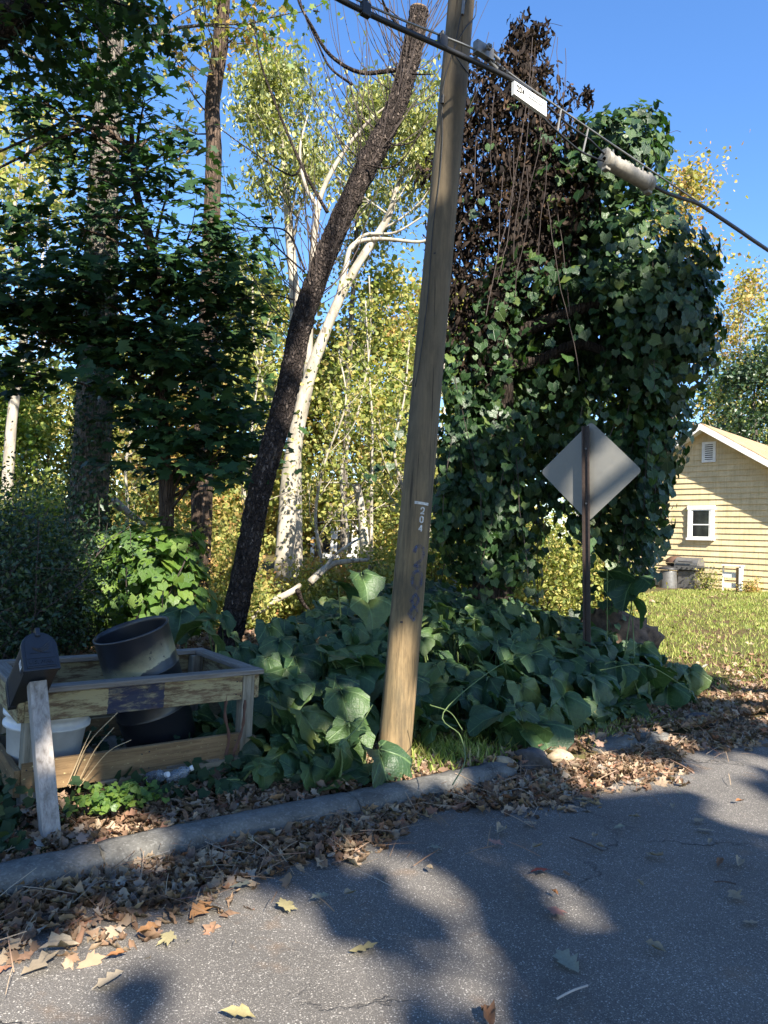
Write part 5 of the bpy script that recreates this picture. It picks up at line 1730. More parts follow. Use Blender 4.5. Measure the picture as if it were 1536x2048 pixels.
_bk = shell([(1110, 760, 135, 230, 0.4, 1.5), (1135, 480, 100, 150, 0.4, 1.4), (1180, 640, 110, 150, 0.4, 1.0), (1000, 700, 90, 230, 0.3, 0.7)], 520, inner=0.7, ybias=1.1)
pos, out = np.vstack([pos, _bk[0]]), np.vstack([out, _bk[1]])
n = len(pos)
nr = out + rng.normal(0, 0.35, (n, 3)) + UP * 0.25
tp = np.tile(-UP, (n, 1)) + rng.normal(0, 0.35, (n, 3)) + out * 0.2
size = rng.beta(1.6, 2.2, n) * 0.17 + 0.055
# hanging streamers at the right edge
SP, SN, ST = [], [], []
g_st = []
for i in range(105):
    px, py = (rng.uniform(1270, 1405), rng.uniform(480, 780)) if i < 55 else (rng.uniform(1150, 1330), rng.uniform(780, 1050)) if i < 85 else (rng.uniform(890, 1080), rng.uniform(700, 1000))
    if px > 1340:
        py = rng.uniform(540, 620)
    c = P(px, py, VY + rng.uniform(-0.8, 0.2))
    L_ = rng.uniform(0.6, 1.8) if px < 1340 else rng.uniform(0.4, 1.0)
    st = grow(c, np.array([rng.normal(0, 0.12) - 0.08, rng.normal(0, 0.1), -1]), L_, 10, 0.12)
    st = st[st[:, 2] > 0.3]
    if len(st) < 4:
        continue
    g_st.append(st)
    for p in st:
        for _ in range(3):
            SP.append(p + rng.normal(0, 0.06, 3))
            SN.append(np.array([rng.normal(0.3, 0.5), -0.7 + rng.normal(0, 0.4), 0.4]))
            ST.append(-UP + rng.normal(0, 0.3, 3))
pos = np.vstack([pos, SP]); nr = np.vstack([nr, SN]); tp = np.vstack([tp, ST]); size = np.concatenate([size, rng.uniform(0.09, 0.17, len(SP))])
for st in g_st:
    Geo().tube(st, 0.005, 4, cap=False).obj('hanging_stem', M_TWIG, vt)
# the leaves that show largest are objects, the rest one mass
score = pos[:, 1] - size * 6 + rng.normal(0, 0.15, len(pos))
order = np.argsort(score)
big, rest = order[:300], order[300:]
meshes = [tmpl_mesh('vine_leaf_%d' % i, T_GOURD if i else T_IVY, L_VINE) for i in range(2)]
leaf_objects('vine_leaf', meshes, pos[big], nr[big], tp[big], size[big], vt)
leaf_field('vine_foliage', [T_GOURD, T_IVY], pos[rest], nr[rest], tp[rest], size[rest], L_VINE, vt)
BROWN = [(1040, 100, 34, 70, 0.25, 1.6), (1075, 85, 30, 40, 0.2, 1.2), (1022, 190, 70, 80, 0.5, 1.2), (1010, 290, 100, 100, 0.6, 1.1), (955, 430, 80, 100, 0.6, 0.9), (1095, 330, 90, 100, 0.6, 1.2), (930, 560, 55, 110, 0.5, 0.8), (1110, 430, 90, 90, 0.7, 1.2), (1020, 420, 90, 120, 0.6, 1.0), (900, 480, 55, 60, 0.4, 0.6), (980, 620, 60, 110, 0.5, 0.9), (1130, 200, 28, 30, 0.2, 0.7), (1085, 160, 40, 40, 0.25, 0.8), (1175, 195, 10, 25, 0.1, 3), (985, 740, 40, 60, 0.4, 0.8), (985, 830, 26, 24, 0.25, 2.0), (870, 345, 40, 30, 0.3, 0.9), (915, 300, 45, 120, 0.4, 0.9), (960, 200, 50, 90, 0.4, 0.8), (900, 620, 40, 110, 0.4, 0.9), (950, 700, 60, 110, 0.45, 0.9), (1060, 560, 70, 110, 0.5, 0.9), (900, 420, 45, 80, 0.4, 0.9)]
pos, out = shell(BROWN, 640, inner=0.8, ybias=0.1)
n = len(pos)
leaf_field('withered_leaves', [T_shrivel(i) for i in range(5)], pos, rdir(n), np.tile(-UP, (n, 1)) + rng.normal(0, 0.3, (n, 3)), rng.uniform(0.09, 0.2, n), L_BROWN, vt)
pos2, out2 = shell([(1010, 300, 90, 130, 0.6, 1), (960, 480, 70, 140, 0.5, 1), (1090, 380, 90, 120, 0.5, 1), (925, 640, 45, 100, 0.4, 1.4)], 26, inner=0.5)
n = len(pos2)
leaf_field('vine_foliage', [T_GOURD], pos2, out2 + rng.normal(0, 0.4, (n, 3)), np.tile(-UP, (n, 1)) + rng.normal(0, 0.3, (n, 3)), rng.uniform(0.1, 0.2, n), L_VINE, vt)
g = Geo()
for i in range(60):                                       # bare vine stems hanging through the brown part
    c = P(rng.uniform(910, 1150), rng.uniform(60, 450), VY + rng.normal(0, 0.4))
    Geo().tube(grow(c, np.array([rng.normal(0, 0.15), 0, -1]), rng.uniform(0.8, 2.6), 10, 0.15), 0.004, 4, cap=False).obj('dead_stem', M_TWIG, vt)
for pix in ([(1240, 225), (1275, 222), (1310, 216), (1330, 228)], [(1320, 275), (1350, 262), (1362, 264)], [(1060, 52), (1095, 46), (1125, 52)], [(1385, 520), (1410, 505), (1440, 500)], [(1150, 215), (1140, 180), (1128, 170)]):
    Geo().tube(smooth_path([P(x, y, VY - 0.3) for x, y in pix], 14), 0.0035, 4, cap=False).obj('tendril', M_TWIG, vt)

# ------------------------------------------------------------------ bright bush of vines on the left
bb = gp(270, 8.9)
bush = thing('vine_bush', bb, 'bright green vine mound in sunlight behind the black drum', 'bush')
VYs, VY = VY, 8.9
pos, out = shell([(255, 1150, 105, 85, 0.6, 1), (320, 1130, 80, 80, 0.55, 1), (220, 1120, 70, 55, 0.5, 1), (340, 1200, 80, 80, 0.5, 1), (210, 1190, 60, 55, 0.4, 0.8), (290, 1090, 90, 45, 0.5, 1), (370, 1090, 40, 60, 0.4, 0.6)], 190, inner=0.25, front=0.5)
VY = VYs
n = len(pos)
nr = out * 0.8 + rng.normal(0, 0.25, (n, 3)) + UP * 0.55
tp = -UP * 0.8 + out * 0.6 + rng.normal(0, 0.25, (n, 3))
size = rng.uniform(0.14, 0.25, n)
order = np.argsort(pos[:, 1] - size * 4 - pos[:, 2] * 0.4)
meshes = [tmpl_mesh('bush_leaf_%d' % i, t, L_BUSH) for i, t in enumerate((T_GOURD, T_IVY))]
big, rest = order[:230], order[230:]
leaf_objects('leaf', meshes, pos[big], nr[big], tp[big], size[big], bush)
leaf_field('foliage', [T_GOURD, T_IVY], pos[rest], nr[rest], tp[rest], size[rest], L_BUSH, bush)
for i in range(16):
    Geo().tube(grow(bb + np.array([rng.normal(0, 0.35), rng.normal(0, 0.2), 0]), (rng.normal(0, 0.3), rng.normal(0, 0.3), 1), rng.uniform(0.9, 1.6), 8, 0.2), 0.008, 5, cap=False).obj('stem', M_TWIG, bush)

# ------------------------------------------------------------------ pumpkin patch
pp0 = xy(3.6, 1.4)
patch = thing('pumpkin_vine', (pp0[0], pp0[1], 0.1), 'sprawling pumpkin vine with big drooping leaves around pole and sign', 'plant')
pm = [tmpl_mesh('pumpkin_leaf_%d' % i, T_pumpkin(40 + i), L_PUMP) for i in range(7)]
POS, NR, TP, SZ = [], [], [], []


def pump(a, b, h, size, tilt=0.6, azim=None):
    x, y = xy(a, b)
    z = float(ground_z(x, y)) + h
    # leaves lean outward, towards the road and light
    az_ = math.atan2(-KN[1], -KN[0]) + rng.normal(0, 0.95) if azim is None else azim
    o = np.array([math.cos(az_), math.sin(az_), 0])
    tl = max(0.08, rng.normal(tilt, 0.32))
    POS.append((x, y, z))
    NR.append(UP * math.cos(tl) + o * math.sin(tl))
    TP.append(o * math.cos(tl) - UP * math.sin(tl))
    SZ.append(size)


def patch_h(a, b):
    hb = 0.17 + 0.40 * sst(0.3, 2.2, b) + 0.12 * sst(2.2, 3.6, b)
    edge = sst(1.5, 2.2, a) * (1 - 0.75 * sst(5.9, 7.3, a))
    hb = hb + 0.16 * sst(3.8, 4.8, a) * sst(0.35, 0.8, b)
    return float(hb * (0.5 + 0.5 * edge))


# jittered grid so leaves overlap like shingles
for a in np.arange(1.45, 7.3, 0.205):
    for b in np.arange(0.30, 4.2, 0.19):
        aa, bb_ = a + rng.normal(0, 0.075), b + rng.normal(0, 0.07)
        if aa > 6.6 and bb_ > 1.7 + (7.3 - aa) * 1.2:
            continue
        if bb_ > 1.5 + (aa - 1.5) * 1.0:
            continue
        if abs(aa - 2.62) < 0.26 and bb_ < 0.95 and bb_ > -0.2:
            continue                                   # the pole stands free
        if 2.7 < aa < 3.55 and bb_ < 0.62:
            continue                                   # grass gap right of the pole
        if aa > 4.2 and bb_ < 0.45 + 0.12 * (aa - 4.2):
            continue
        if aa < 1.75 and bb_ < 0.42:
            continue
        fr = 1 - sst(0.3, 1.6, bb_)
        pump(aa, bb_, patch_h(aa, bb_) + rng.normal(0, 0.05), float(rng.choice([rng.uniform(0.17, 0.27), rng.uniform(0.26, 0.42)])) * (1.0 if bb_ < 2.5 else 0.85), 0.6 + 0.25 * fr)
for (px, py, Y, s, t) in ((1085, 1465, 5.75, 0.5, 0.75), (985, 1430, 5.75, 0.42, 0.7), (1045, 1440, 6.0, 0.42, 0.75), (1230, 1400, 7.2, 0.42, 0.8), (1260, 1165, 8.0, 0.6, 0.5), (1225, 1150, 8.1, 0.5, 0.4), (1275, 1210, 7.9, 0.45, 0.8), (730, 1160, 7.6, 0.45, 0.55), (690, 1175, 7.7, 0.4, 0.7), (740, 1210, 7.5, 0.5, 0.6),
                          (400, 1245, 6.9, 0.55, 0.5), (360, 1235, 7.1, 0.45, 0.6), (430, 1275, 6.6, 0.45, 0.7), (480, 1290, 6.6, 0.36, 0.5), (500, 1330, 6.2, 0.4, 0.6), (450, 1240, 7.2, 0.3, 0.4), (620, 1440, 5.2, 0.4, 0.7), (580, 1490, 5.05, 0.36, 0.8), (650, 1520, 4.95, 0.34, 0.9), (700, 1470, 5.1, 0.36, 0.7), (560, 1420, 5.25, 0.4, 0.8), (690, 1400, 5.4, 0.4, 0.6), (1300, 1320, 8.0, 0.35, 0.5), (1330, 1340, 8.0, 0.3, 0.6)):
    p = P(px, py, Y)
    a, b = ab(p[0], p[1])
    pump(float(a), float(b), p[2] - float(ground_z(p[0], p[1])), s * 0.86, t)
POS, NR, TP, SZ = map(np.array, (POS, NR, TP, SZ))
order = np.argsort(POS[:, 1] / SZ ** 0.5)
big, rest = order[:300], order[300:]
leaf_objects('pumpkin_leaf', pm, POS[big], NR[big], TP[big], SZ[big], patch)
# lower, older leaves in the gaps
n = 900
a, b = rng.uniform(1.5, 7.0, n), rng.uniform(0.25, 4.0, n)
ok = ~((np.abs(a - 2.62) < 0.3) & (b < 0.9)) & ~((a > 2.7) & (a < 3.6) & (b < 0.65)) & ~((a > 4.2) & (b < 0.4 + 0.12 * (a - 4.2))) & ~((a > 6.5) & (b > 1.9)) & (b < 1.5 + (a - 1.5))
a, b = a[ok], b[ok]
n = len(a)
x, y = xy(a, b)
lo = np.column_stack([x, y, ground_z(x, y) + rng.uniform(0.04, 0.22, n)])
allp = np.vstack([POS[rest], lo])
leaf_field('pumpkin_undergrowth', [T_pumpkin(60 + i) for i in range(3)], allp, np.vstack([NR[rest], rdir(n, 1.6)]), np.vstack([TP[rest], rdir(n)]), np.concatenate([SZ[rest], rng.uniform(0.14, 0.28, n)]), L_PUMP, patch)
M_STEM = plain_mat('pumpkin_stem', (0.12, 0.17, 0.06), 0.6)
for i in order[:330:1]:
    p = POS[i]
    base = np.array([p[0] + rng.normal(0, 0.1), p[1] + 0.1 + rng.normal(0, 0.08), float(ground_z(p[0], p[1]))])
    q0 = p - TP[i] * 0.3 * SZ[i]
    Geo().tube(smooth_path([base, (base + q0) / 2 + np.array([0.02, 0.03, 0.03]), q0], 7), np.linspace(0.009, 0.006, 7), 5, cap=False).obj('leaf_stalk', M_STEM, patch)
for pix in ([(1085, 1300), (1000, 1330), (890, 1420), (920, 1470), (930, 1520), (905, 1570)], [(690, 1480), (720, 1450), (745, 1410)], [(860, 1410), (900, 1425), (925, 1460)], [(1200, 1340), (1290, 1330), (1380, 1380)]):
    Geo().tube(smooth_path([P(x, y, 1.5 * FPX / (y + 120 - 1086) * 1.02 if y > 1400 else 6.4) for x, y in pix], 30), 0.0035, 5, cap=False).obj('runner', M_STEM, patch)

# ------------------------------------------------------------------ ground cover, litter, grass
L_DRY = leaf_mat('dry_leaf', [(0, (0.105, 0.062, 0.04)), (0.25, (0.22, 0.135, 0.085)), (0.5, (0.33, 0.225, 0.145)), (0.72, (0.43, 0.33, 0.23)), (0.88, (0.25, 0.11, 0.065)), (1, (0.32, 0.30, 0.26))], 0.18, 0.75, 0.2)
DRY = [T_dry(i, True, rng.uniform(0.4, 1.3), rng.uniform(-0.4, 1.0), rng.uniform(0.24, 0.34)) for i in range(6)] + [T_dry(20 + i, False, rng.uniform(0.6, 1.6), rng.uniform(-0.3, 1.0), rng.uniform(0.16, 0.26)) for i in range(4)] + [T_MAPLE2]


def litter(name, a, b, dz, size, label):
    x, y = xy(a, b)
    zr = 0.5 * sst(7.5, 21, a) + 0.02 * (1 - ((b + 3.2) / 3.3) ** 2) - 0.015
    z = np.where(b < 0.0, zr, np.where(b < 0.175, zr + 0.09, ground_z(x, y)))
    n = len(a)
    pos = np.column_stack([x, y, z + dz])
    o = leaf_field(name, DRY, pos, rdir(n) * np.array([0.75, 0.75, 0.4]) + UP * 0.85, rdir(n), size, L_DRY)
    return tag(o, label, 'leaf litter', None, 'stuff')


n = 9500
a = rng.uniform(-2.0, 8.5, n)
b = -np.abs(rng.normal(0, 0.36, n)) - 0.01
wob = 0.50 + 0.18 * np.sin(a * 1.9 + 0.6) + 0.12 * np.sin(a * 4.7)
keep = (-b < wob * rng.uniform(0.55, 1.25, n))
a, b = a[keep], b[keep]
litter('gutter_leaves', a, b, rng.uniform(0.004, 0.05, len(a)) * np.clip(1.2 + b * 1.3, 0.15, 1), 0.025 + 0.1 * rng.beta(1.8, 1.8, len(a)), 'drift of dry brown oak leaves along the road gutter')
n = 8000
a = rng.uniform(-2.0, 4.4, n)
b = rng.uniform(0.21, 1.0, n) ** 1.15
litter('verge_leaves', a, b, rng.uniform(0.0, 0.06, n), 0.02 + 0.095 * rng.beta(1.8, 1.8, n), 'dry brown leaves on the verge behind the kerb and round the enclosure')
n = 7500
a = rng.uniform(3.2, 10.5, n)
b = rng.gamma(1.5, 0.42, n) - 0.15
keep = ~((b > -0.05) & (b < 0.24) & (a < 5.5) & (rng.random(n) < 0.85))
a, b = a[keep], b[keep]
n = len(a)
litter('yard_leaves', a, b, rng.uniform(0.0, 0.045, n), rng.uniform(0.05, 0.12, n), 'scattered dry leaves along the right hand edge of the yard')
n = 450
a, b = rng.uniform(1.0, 20, n), rng.uniform(1.5, 8, n)
litter('woodland_leaves', a, b, rng.uniform(0.0, 0.05, n), rng.uniform(0.08, 0.16, n), 'dry leaves scattered over the lawn and behind the pumpkin patch')
n = 6000
a, b = rng.uniform(0.5, 6, n), rng.uniform(4.2, 9, n)
litter('slope_leaves', a, b, rng.uniform(0.0, 0.06, n), rng.uniform(0.08, 0.17, n), 'sunlit brown leaf litter on the slope beside the leaning trunk')

T_STRAW = (np.array([(-0.012, -0.5, 0), (0.012, -0.5, 0), (0.012, 0.0, 0.03), (-0.012, 0.0, 0.03), (0.009, 0.5, 0.0), (-0.009, 0.5, 0.0)]), np.array([(0, 1, 2), (0, 2, 3), (3, 2, 4), (3, 4, 5)]))
n = 2600
a = rng.uniform(-2.0, 8.5, n)
b = np.where(rng.random(n) < 0.55, -np.abs(rng.normal(0, 0.32, n)), rng.uniform(0.2, 1.0, n))
x, y = xy(a, b)
z = np.where(b < 0.0, 0.5 * sst(7.5, 21, a) + 0.012, ground_z(x, y)) + rng.uniform(0.01, 0.07, n)
o = leaf_field('litter_twigs', [T_STRAW], np.column_stack([x, y, z]), rdir(n) * 0.5 + UP, rdir(n) * np.array([1, 1, 0.25]), rng.uniform(0.05, 0.24, n), L_DRY)
tag(o, 'fine dry twigs and leaf stalks mixed into the roadside leaves', 'twigs', None, 'stuff')
L_GRASS = leaf_mat('grass_blade', [(0, (0.13, 0.19, 0.035)), (0.5, (0.26, 0.32, 0.06)), (0.85, (0.42, 0.42, 0.12)), (1, (0.50, 0.41, 0.19))], 0.3, 0.6, 0.3)
T_BLADE = (np.array([(-0.07, 0, 0), (0.07, 0, 0), (0.05, 0.6, 0.1), (-0.05, 0.6, 0.1), (0, 1.0, 0.35)]), np.array([(0, 1, 2), (0, 2, 3), (3, 2, 4)]))


def grass(name, a, b, hgt, label, m=None):
    x, y = xy(a, b)
    n = len(a)
    pos = np.column_stack([x, y, ground_z(x, y) - 0.01])
    o = leaf_field(name, [T_BLADE], pos, rdir(n) * np.array([1, 1, 0.1]), np.tile(UP, (n, 1)) + rng.normal(0, 0.45, (n, 3)), hgt, m or L_GRASS)
    return tag(o, label, 'grass', None, 'stuff')


n = 120000
a, b = rng.uniform(6.0, 25, n), rng.uniform(0.5, 8, n)
cl = np.sin(a * 2.3 + 1.1 * np.sin(b * 1.7)) * np.sin(b * 2.9 + 0.7 * a) + 0.5 * np.sin(a * 6.1) * np.sin(b * 5.3)
keep = (rng.random(n) < 0.65 + 0.4 * cl) & (rng.random(n) < sst(0.5, 1.6, b + 0.12 * (a - 7)))
a, b = a[keep], b[keep]
grass('lawn_grass', a, b, rng.uniform(0.04, 0.095, len(a)), 'patchy yellow green lawn in front of the yellow house')
n = 2600
a, b = rng.normal(3.15, 0.28, n), np.abs(rng.normal(0.42, 0.16, n)) + 0.12
grass('verge_grass', a, b, rng.uniform(0.05, 0.16, n), 'tuft of grass on the verge right of the utility pole')
n = 1500
a, b = rng.normal(4.9, 0.5, n), np.abs(rng.normal(0.45, 0.15, n)) + 0.1
grass('verge_weeds', a, b, rng.uniform(0.04, 0.12, n), 'weeds along the broken kerb below the pumpkin leaves')
# ivy on the ground by the mailbox and in the enclosure
n = 1500
a = np.concatenate([rng.normal(-0.35, 0.35, n // 2), rng.uniform(0.0, 1.6, n - n // 2)])
b = np.concatenate([np.abs(rng.normal(0.35, 0.4, n // 2)) + 0.2, rng.uniform(0.5, 1.9, n - n // 2)])
keep = ~((a > 0.15) & (b < 0.62) & (a < 1.7) & (rng.random(n) < 0.8))
a, b = a[keep], b[keep]
n = len(a)
x, y = xy(a, b)
o = leaf_field('ground_ivy', [T_IVY], np.column_stack([x, y, ground_z(x, y) + np.abs(rng.normal(0.05, 0.06, n))]), rdir(n, 1.6) + np.array([0, -0.4, 0]), rdir(n), rng.uniform(0.05, 0.10, n), L_IVY)
tag(o, 'dark ivy creeping over the ground round the mailbox post', 'ivy', None, 'stuff')
n = 260
o = leaf_field('clover_patch', [T_IVY], np.column_stack([np.array(xy(rng.normal(0.62, 0.12, n), rng.normal(0.53, 0.05, n))).T, 0.1 + np.abs(rng.normal(0.06, 0.03, n))]), rdir(n, 1.5) + np.array([0, -0.5, 0]), rdir(n), rng.uniform(0.03, 0.06, n), L_BUSH)
tag(o, 'small bright green creeper leaves below the lower rail', 'creeper', None, 'stuff')
# dry weed stalks leaning on the enclosure
dw = thing('dry_weed', G(135, 1580, 0.1), 'thin dry weed stalks leaning against the enclosure rails', 'weed')
M_STRAW = plain_mat('straw', (0.36, 0.27, 0.16), 0.8)
for (x0, y0, x1, y1, x2, y2) in ((140, 1575, 175, 1490, 235, 1425), (150, 1578, 190, 1500, 228, 1455), (135, 1570, 160, 1510, 182, 1462), (160, 1572, 215, 1505, 262, 1480)):
    Geo().tube(smooth_path([P(x0, y0, 4.3), P(x1, y1, 4.28), P(x2, y2, 4.35)], 14), 0.003, 5, cap=False).obj('stalk', M_STRAW, dw)
wv = thing('withered_vine', P(450, 1520, 4.9), 'withered brown vine dangling from the right end of the top rail', 'vine')
for (pix) in ([(455, 1385), (450, 1430), (458, 1475), (448, 1530), (440, 1575)], [(490, 1400), (486, 1450), (470, 1500), (462, 1530)]):
    Geo().tube(smooth_path([P(x, y, 4.93) for x, y in pix], 20), [0.006 + 0.006 * abs(math.sin(i * 0.9)) for i in range(20)], 6, jit=0.2).obj('stem', plain_mat('withered', (0.10, 0.05, 0.035), 0.9), wv)

# single leaves on the asphalt
dmats = {c: leaf_mat('fallen_' + c, s, 0.15, 0.7, 0.2) for c, s in {
    'tan': [(0, (0.28, 0.215, 0.145)), (1, (0.36, 0.29, 0.205))], 'red': [(0, (0.13, 0.035, 0.035)), (1, (0.17, 0.045, 0.042))], 'orange': [(0, (0.26, 0.115, 0.05)), (1, (0.33, 0.17, 0.075))],
    'yellow': [(0, (0.30, 0.25, 0.12)), (1, (0.35, 0.30, 0.17))], 'pink': [(0, (0.30, 0.16, 0.13)), (1, (0.36, 0.2, 0.16))], 'grey': [(0, (0.22, 0.22, 0.17)), (1, (0.28, 0.28, 0.22))], 'brown': [(0, (0.16, 0.085, 0.05)), (1, (0.22, 0.12, 0.07))]}.items()}
dm = {}
GEN = 'small dry tan leaf lying by itself on the asphalt'
ROADLEAF = [(1088, 1747, .12, 'red', 1, 'dark red maple leaf on the shaded asphalt'), (1133, 1752, .07, 'brown', 0, 'narrow curled brown leaf beside the dark red leaf'), (1310, 1717, .11, 'tan', 2, 'pale star shaped leaf lying far right on the road'),
            (1398, 1645, .09, 'tan', 0, 'upper one of the curled tan leaves in a row at right'), (1410, 1664, .11, 'tan', 0, 'lower one of the curled tan leaves in a row at right'), (1135, 1930, .15, 'grey', 0, 'grey green lobed oak leaf on the near right asphalt'),
            (1107, 1832, .10, 'pink', 1, 'pinkish leaf resting on the crack in the road'), (725, 1902, .12, 'yellow', 0, 'pale yellow lobed leaf in the road centre'), (400, 1828, .14, 'orange', 0, 'large tan orange oak leaf at the left of the road'),
            (300, 1870, .125, 'orange', 3, 'orange brown folded leaf on the sunlit asphalt'), (340, 1884, .09, 'yellow', 1, 'yellow leaf touching the orange brown folded leaf'), (372, 1806, .10, 'pink', 1, 'small mauve leaf nearest the gutter drift'),
            (78, 1935, .15, 'tan', 0, 'biggest tan oak leaf at the bottom left'), (115, 1905, .14, 'tan', 3, 'folded tan leaf above the biggest oak leaf'), (217, 1968, .11, 'tan', 0, 'tan oak leaf near the bottom left corner'), (478, 2042, .12, 'yellow', 3, 'yellow leaf cut by the bottom edge left of centre'),
            (975, 2044, .12, 'brown', 3, 'curled brown and white leaf at the bottom edge'), (1470, 1800, .10, 'tan', 2, 'tan leaf standing up near the right edge'), (1440, 1732, .09, 'brown', 3, 'dark curled leaf of the pair by the right edge'), (1478, 1733, .11, 'tan', 3, 'pale long leaf of the pair by the right edge'),
            (1310, 1905, .10, 'tan', 3, 'pale leaf lying on the shaded asphalt above the bottom right corner'), (1240, 1662, .08, 'grey', 3, 'small grey leaf in the shade below the sunlit right gutter'), (1190, 1680, .07, 'tan', 3, 'tan leaf between the grey leaf and the straight twig'), (1075, 1700, .08, 'tan', 3, 'tan leaf just outside the gutter drift right of centre'), (1165, 1607, .10, 'tan', 3, 'curled tan leaf at the edge of the bright leaf drift'), (1000, 1668, .14, 'tan', 3, 'long tan leaf at the drift edge below the rock'), (1480, 1608, .06, 'orange', 3, 'tiny orange leaf at the right edge of the road'), (870, 1700, .08, 'grey', 0, 'grey lobed leaf close to the drift below the pole'), (570, 1822, .10, 'yellow', 1, 'small yellow leaf right of the tan orange oak leaf'), (640, 1800, .10, 'grey', 0, 'grey lobed leaf on the dark asphalt left of centre'),
            (235, 1920, .08, 'orange', 3, 'small orange leaf left of the orange brown folded leaf'), (480, 1775, .11, 'grey', 0, 'grey lobed leaf touching the gutter drift at left'), (700, 1795, .08, 'tan', 3, 'tan leaf at the edge of the central sun patch'), (1270, 1640, .08, 'tan', 3, 'tan leaf a step above the curled row at right'), (1345, 1620, .07, 'tan', 3, 'tan leaf topmost on the right part of the road'), (1200, 1700, .07, 'tan', 3, 'small tan leaf at the end of the straight twig'), (990, 1690, .09, 'pink', 0, 'mauve lobed leaf just outside the drift'), (1060, 1650, .1, 'tan', 0, 'tan lobed leaf at the drift edge below the tan rock'), (860, 1745, .06, 'tan', 3, 'tiny tan leaf in the central sun patch'), (1420, 1690, .06, 'tan', 3, 'tiny tan leaf below the curled row at right'), (1110, 1795, .05, 'orange', 3, 'tiny orange scrap above the pinkish leaf'), (770, 1760, .07, 'tan', 0, 'small tan leaf left of the central sun patch'), (30, 1860, .1, 'brown', 0, 'dark brown leaf in the lower left gutter'), (1500, 1850, .08, 'tan', 0, 'tan leaf at the far right edge, low'), (1280, 1775, .06, 'tan', 3, 'tiny tan leaf between star leaf and red leaf')]
RT = {0: [T_dry(70 + i, True, rng.uniform(0.1, 0.4), rng.uniform(-0.1, 0.25), 0.3) for i in range(3)], 1: [T_MAPLE2], 2: [T_dry(77, True, 0.5, 0.3, 0.34)], 3: [T_dry(80 + i, False, rng.uniform(0.9, 1.5), rng.uniform(-0.2, 0.4), 0.2) for i in range(3)]}
for i, (px, py, s, cn, kd, lb) in enumerate(ROADLEAF):
    key = (cn, kd, i % 3)
    if key not in dm:
        tm = RT[kd][i % len(RT[kd])]
        dm[key] = tmpl_mesh('fallen_leaf_mesh', tm, dmats[cn])
    p = G(px, py, 0.004)
    o = bpy.data.objects.new('fallen_leaf', dm[key])
    COL.objects.link(o)
    o.location = Vector([float(p[0]), float(p[1]), 0.02 + (0.008 if kd else 0)])
    o.rotation_euler = (rng.normal(0, 0.15) + (0.9 if kd == 9 else 0), rng.normal(0, 0.15), rng.uniform(0, 6.28))
    o.scale = (s, s, s)
    tag(o, lb or GEN, 'leaf', 'fallen leaves lying singly on the road')
for (px, py, L_, ang, lb) in ((1172, 1692, 0.22, -0.9, 'dark straight twig on the road left of the pale star leaf'), (1145, 1990, 0.16, 0.55, 'thin pale stick near the bottom right of the road'), (1450, 1770, 0.1, -0.2, 'short dark twig near the right edge of the road')):
    p = G(px, py, 0.01)
    d = np.array([math.cos(ang), math.sin(ang), 0])
    o = Geo().tube(smooth_path([p - d * L_ / 2 + UP * 0.01, p + UP * 0.016, p + d * L_ / 2 + UP * 0.012], 8), 0.004, 6).obj('twig', M_TWIGP if 'thin pale' in lb else M_TWIG)
    tag(o, lb, 'twig', 'twigs on the road')

# ------------------------------------------------------------------ shade trees across the street
SU = np.array([math.cos(math.radians(24)), math.sin(math.radians(24)), 0])
SH = np.array([math.sin(math.radians(24)), -math.cos(math.radians(24)), 0])
HOLES = []                                                # gaps in the canopy: where sun reaches, and how wide


def gap(p, r):
    HOLES.append((np.asarray(p, float), r))


for (px, py, r) in ((560, 1850, .16), (470, 1910, .2), (330, 1890, .12), (200, 1880, .1), (650, 1930, .14), (540, 2010, .14), (720, 2035, .1), (30, 1980, .18), (110, 2045, .14), (370, 2035, .06), (860, 1775, .12), (830, 1745, .14), (930, 1830, .05), (1115, 1775, .08), (1010, 1720, .04), (1480, 1590, .26), (1400, 1560, .18), (1250, 1560, .16),
                    (1180, 1560, .16), (1330, 1540, .18), (1450, 1530, .2), (1530, 1520, .2), (1100, 1520, .16), (1200, 1510, .15), (250, 1690, .15), (290, 1705, .10), (200, 1640, .12), (700, 1690, .08), (1530, 1650, .2), (1500, 1400, .25), (1400, 1390, .2), (1150, 1490, .12), (860, 1545, .13), (900, 1560, .10), (1530, 1440, .2), (1400, 1330, .3), (1500, 1340, .3), (1350, 1290, .3), (1330, 1480, .15), (1350, 1850, .04), (1450, 1950, .04), (1000, 1950, .02), (900, 1990, .02), (1390, 1740, .03)):
    gap(G(px, py, 0.02), r)
for s0, r in ((0.05, .27), (0.25, .27), (0.5, .22), (0.72, .14), (3.5, .03), (4.8, .07)):
    gap(PB + PAX * s0 + PF * 0.12, r)
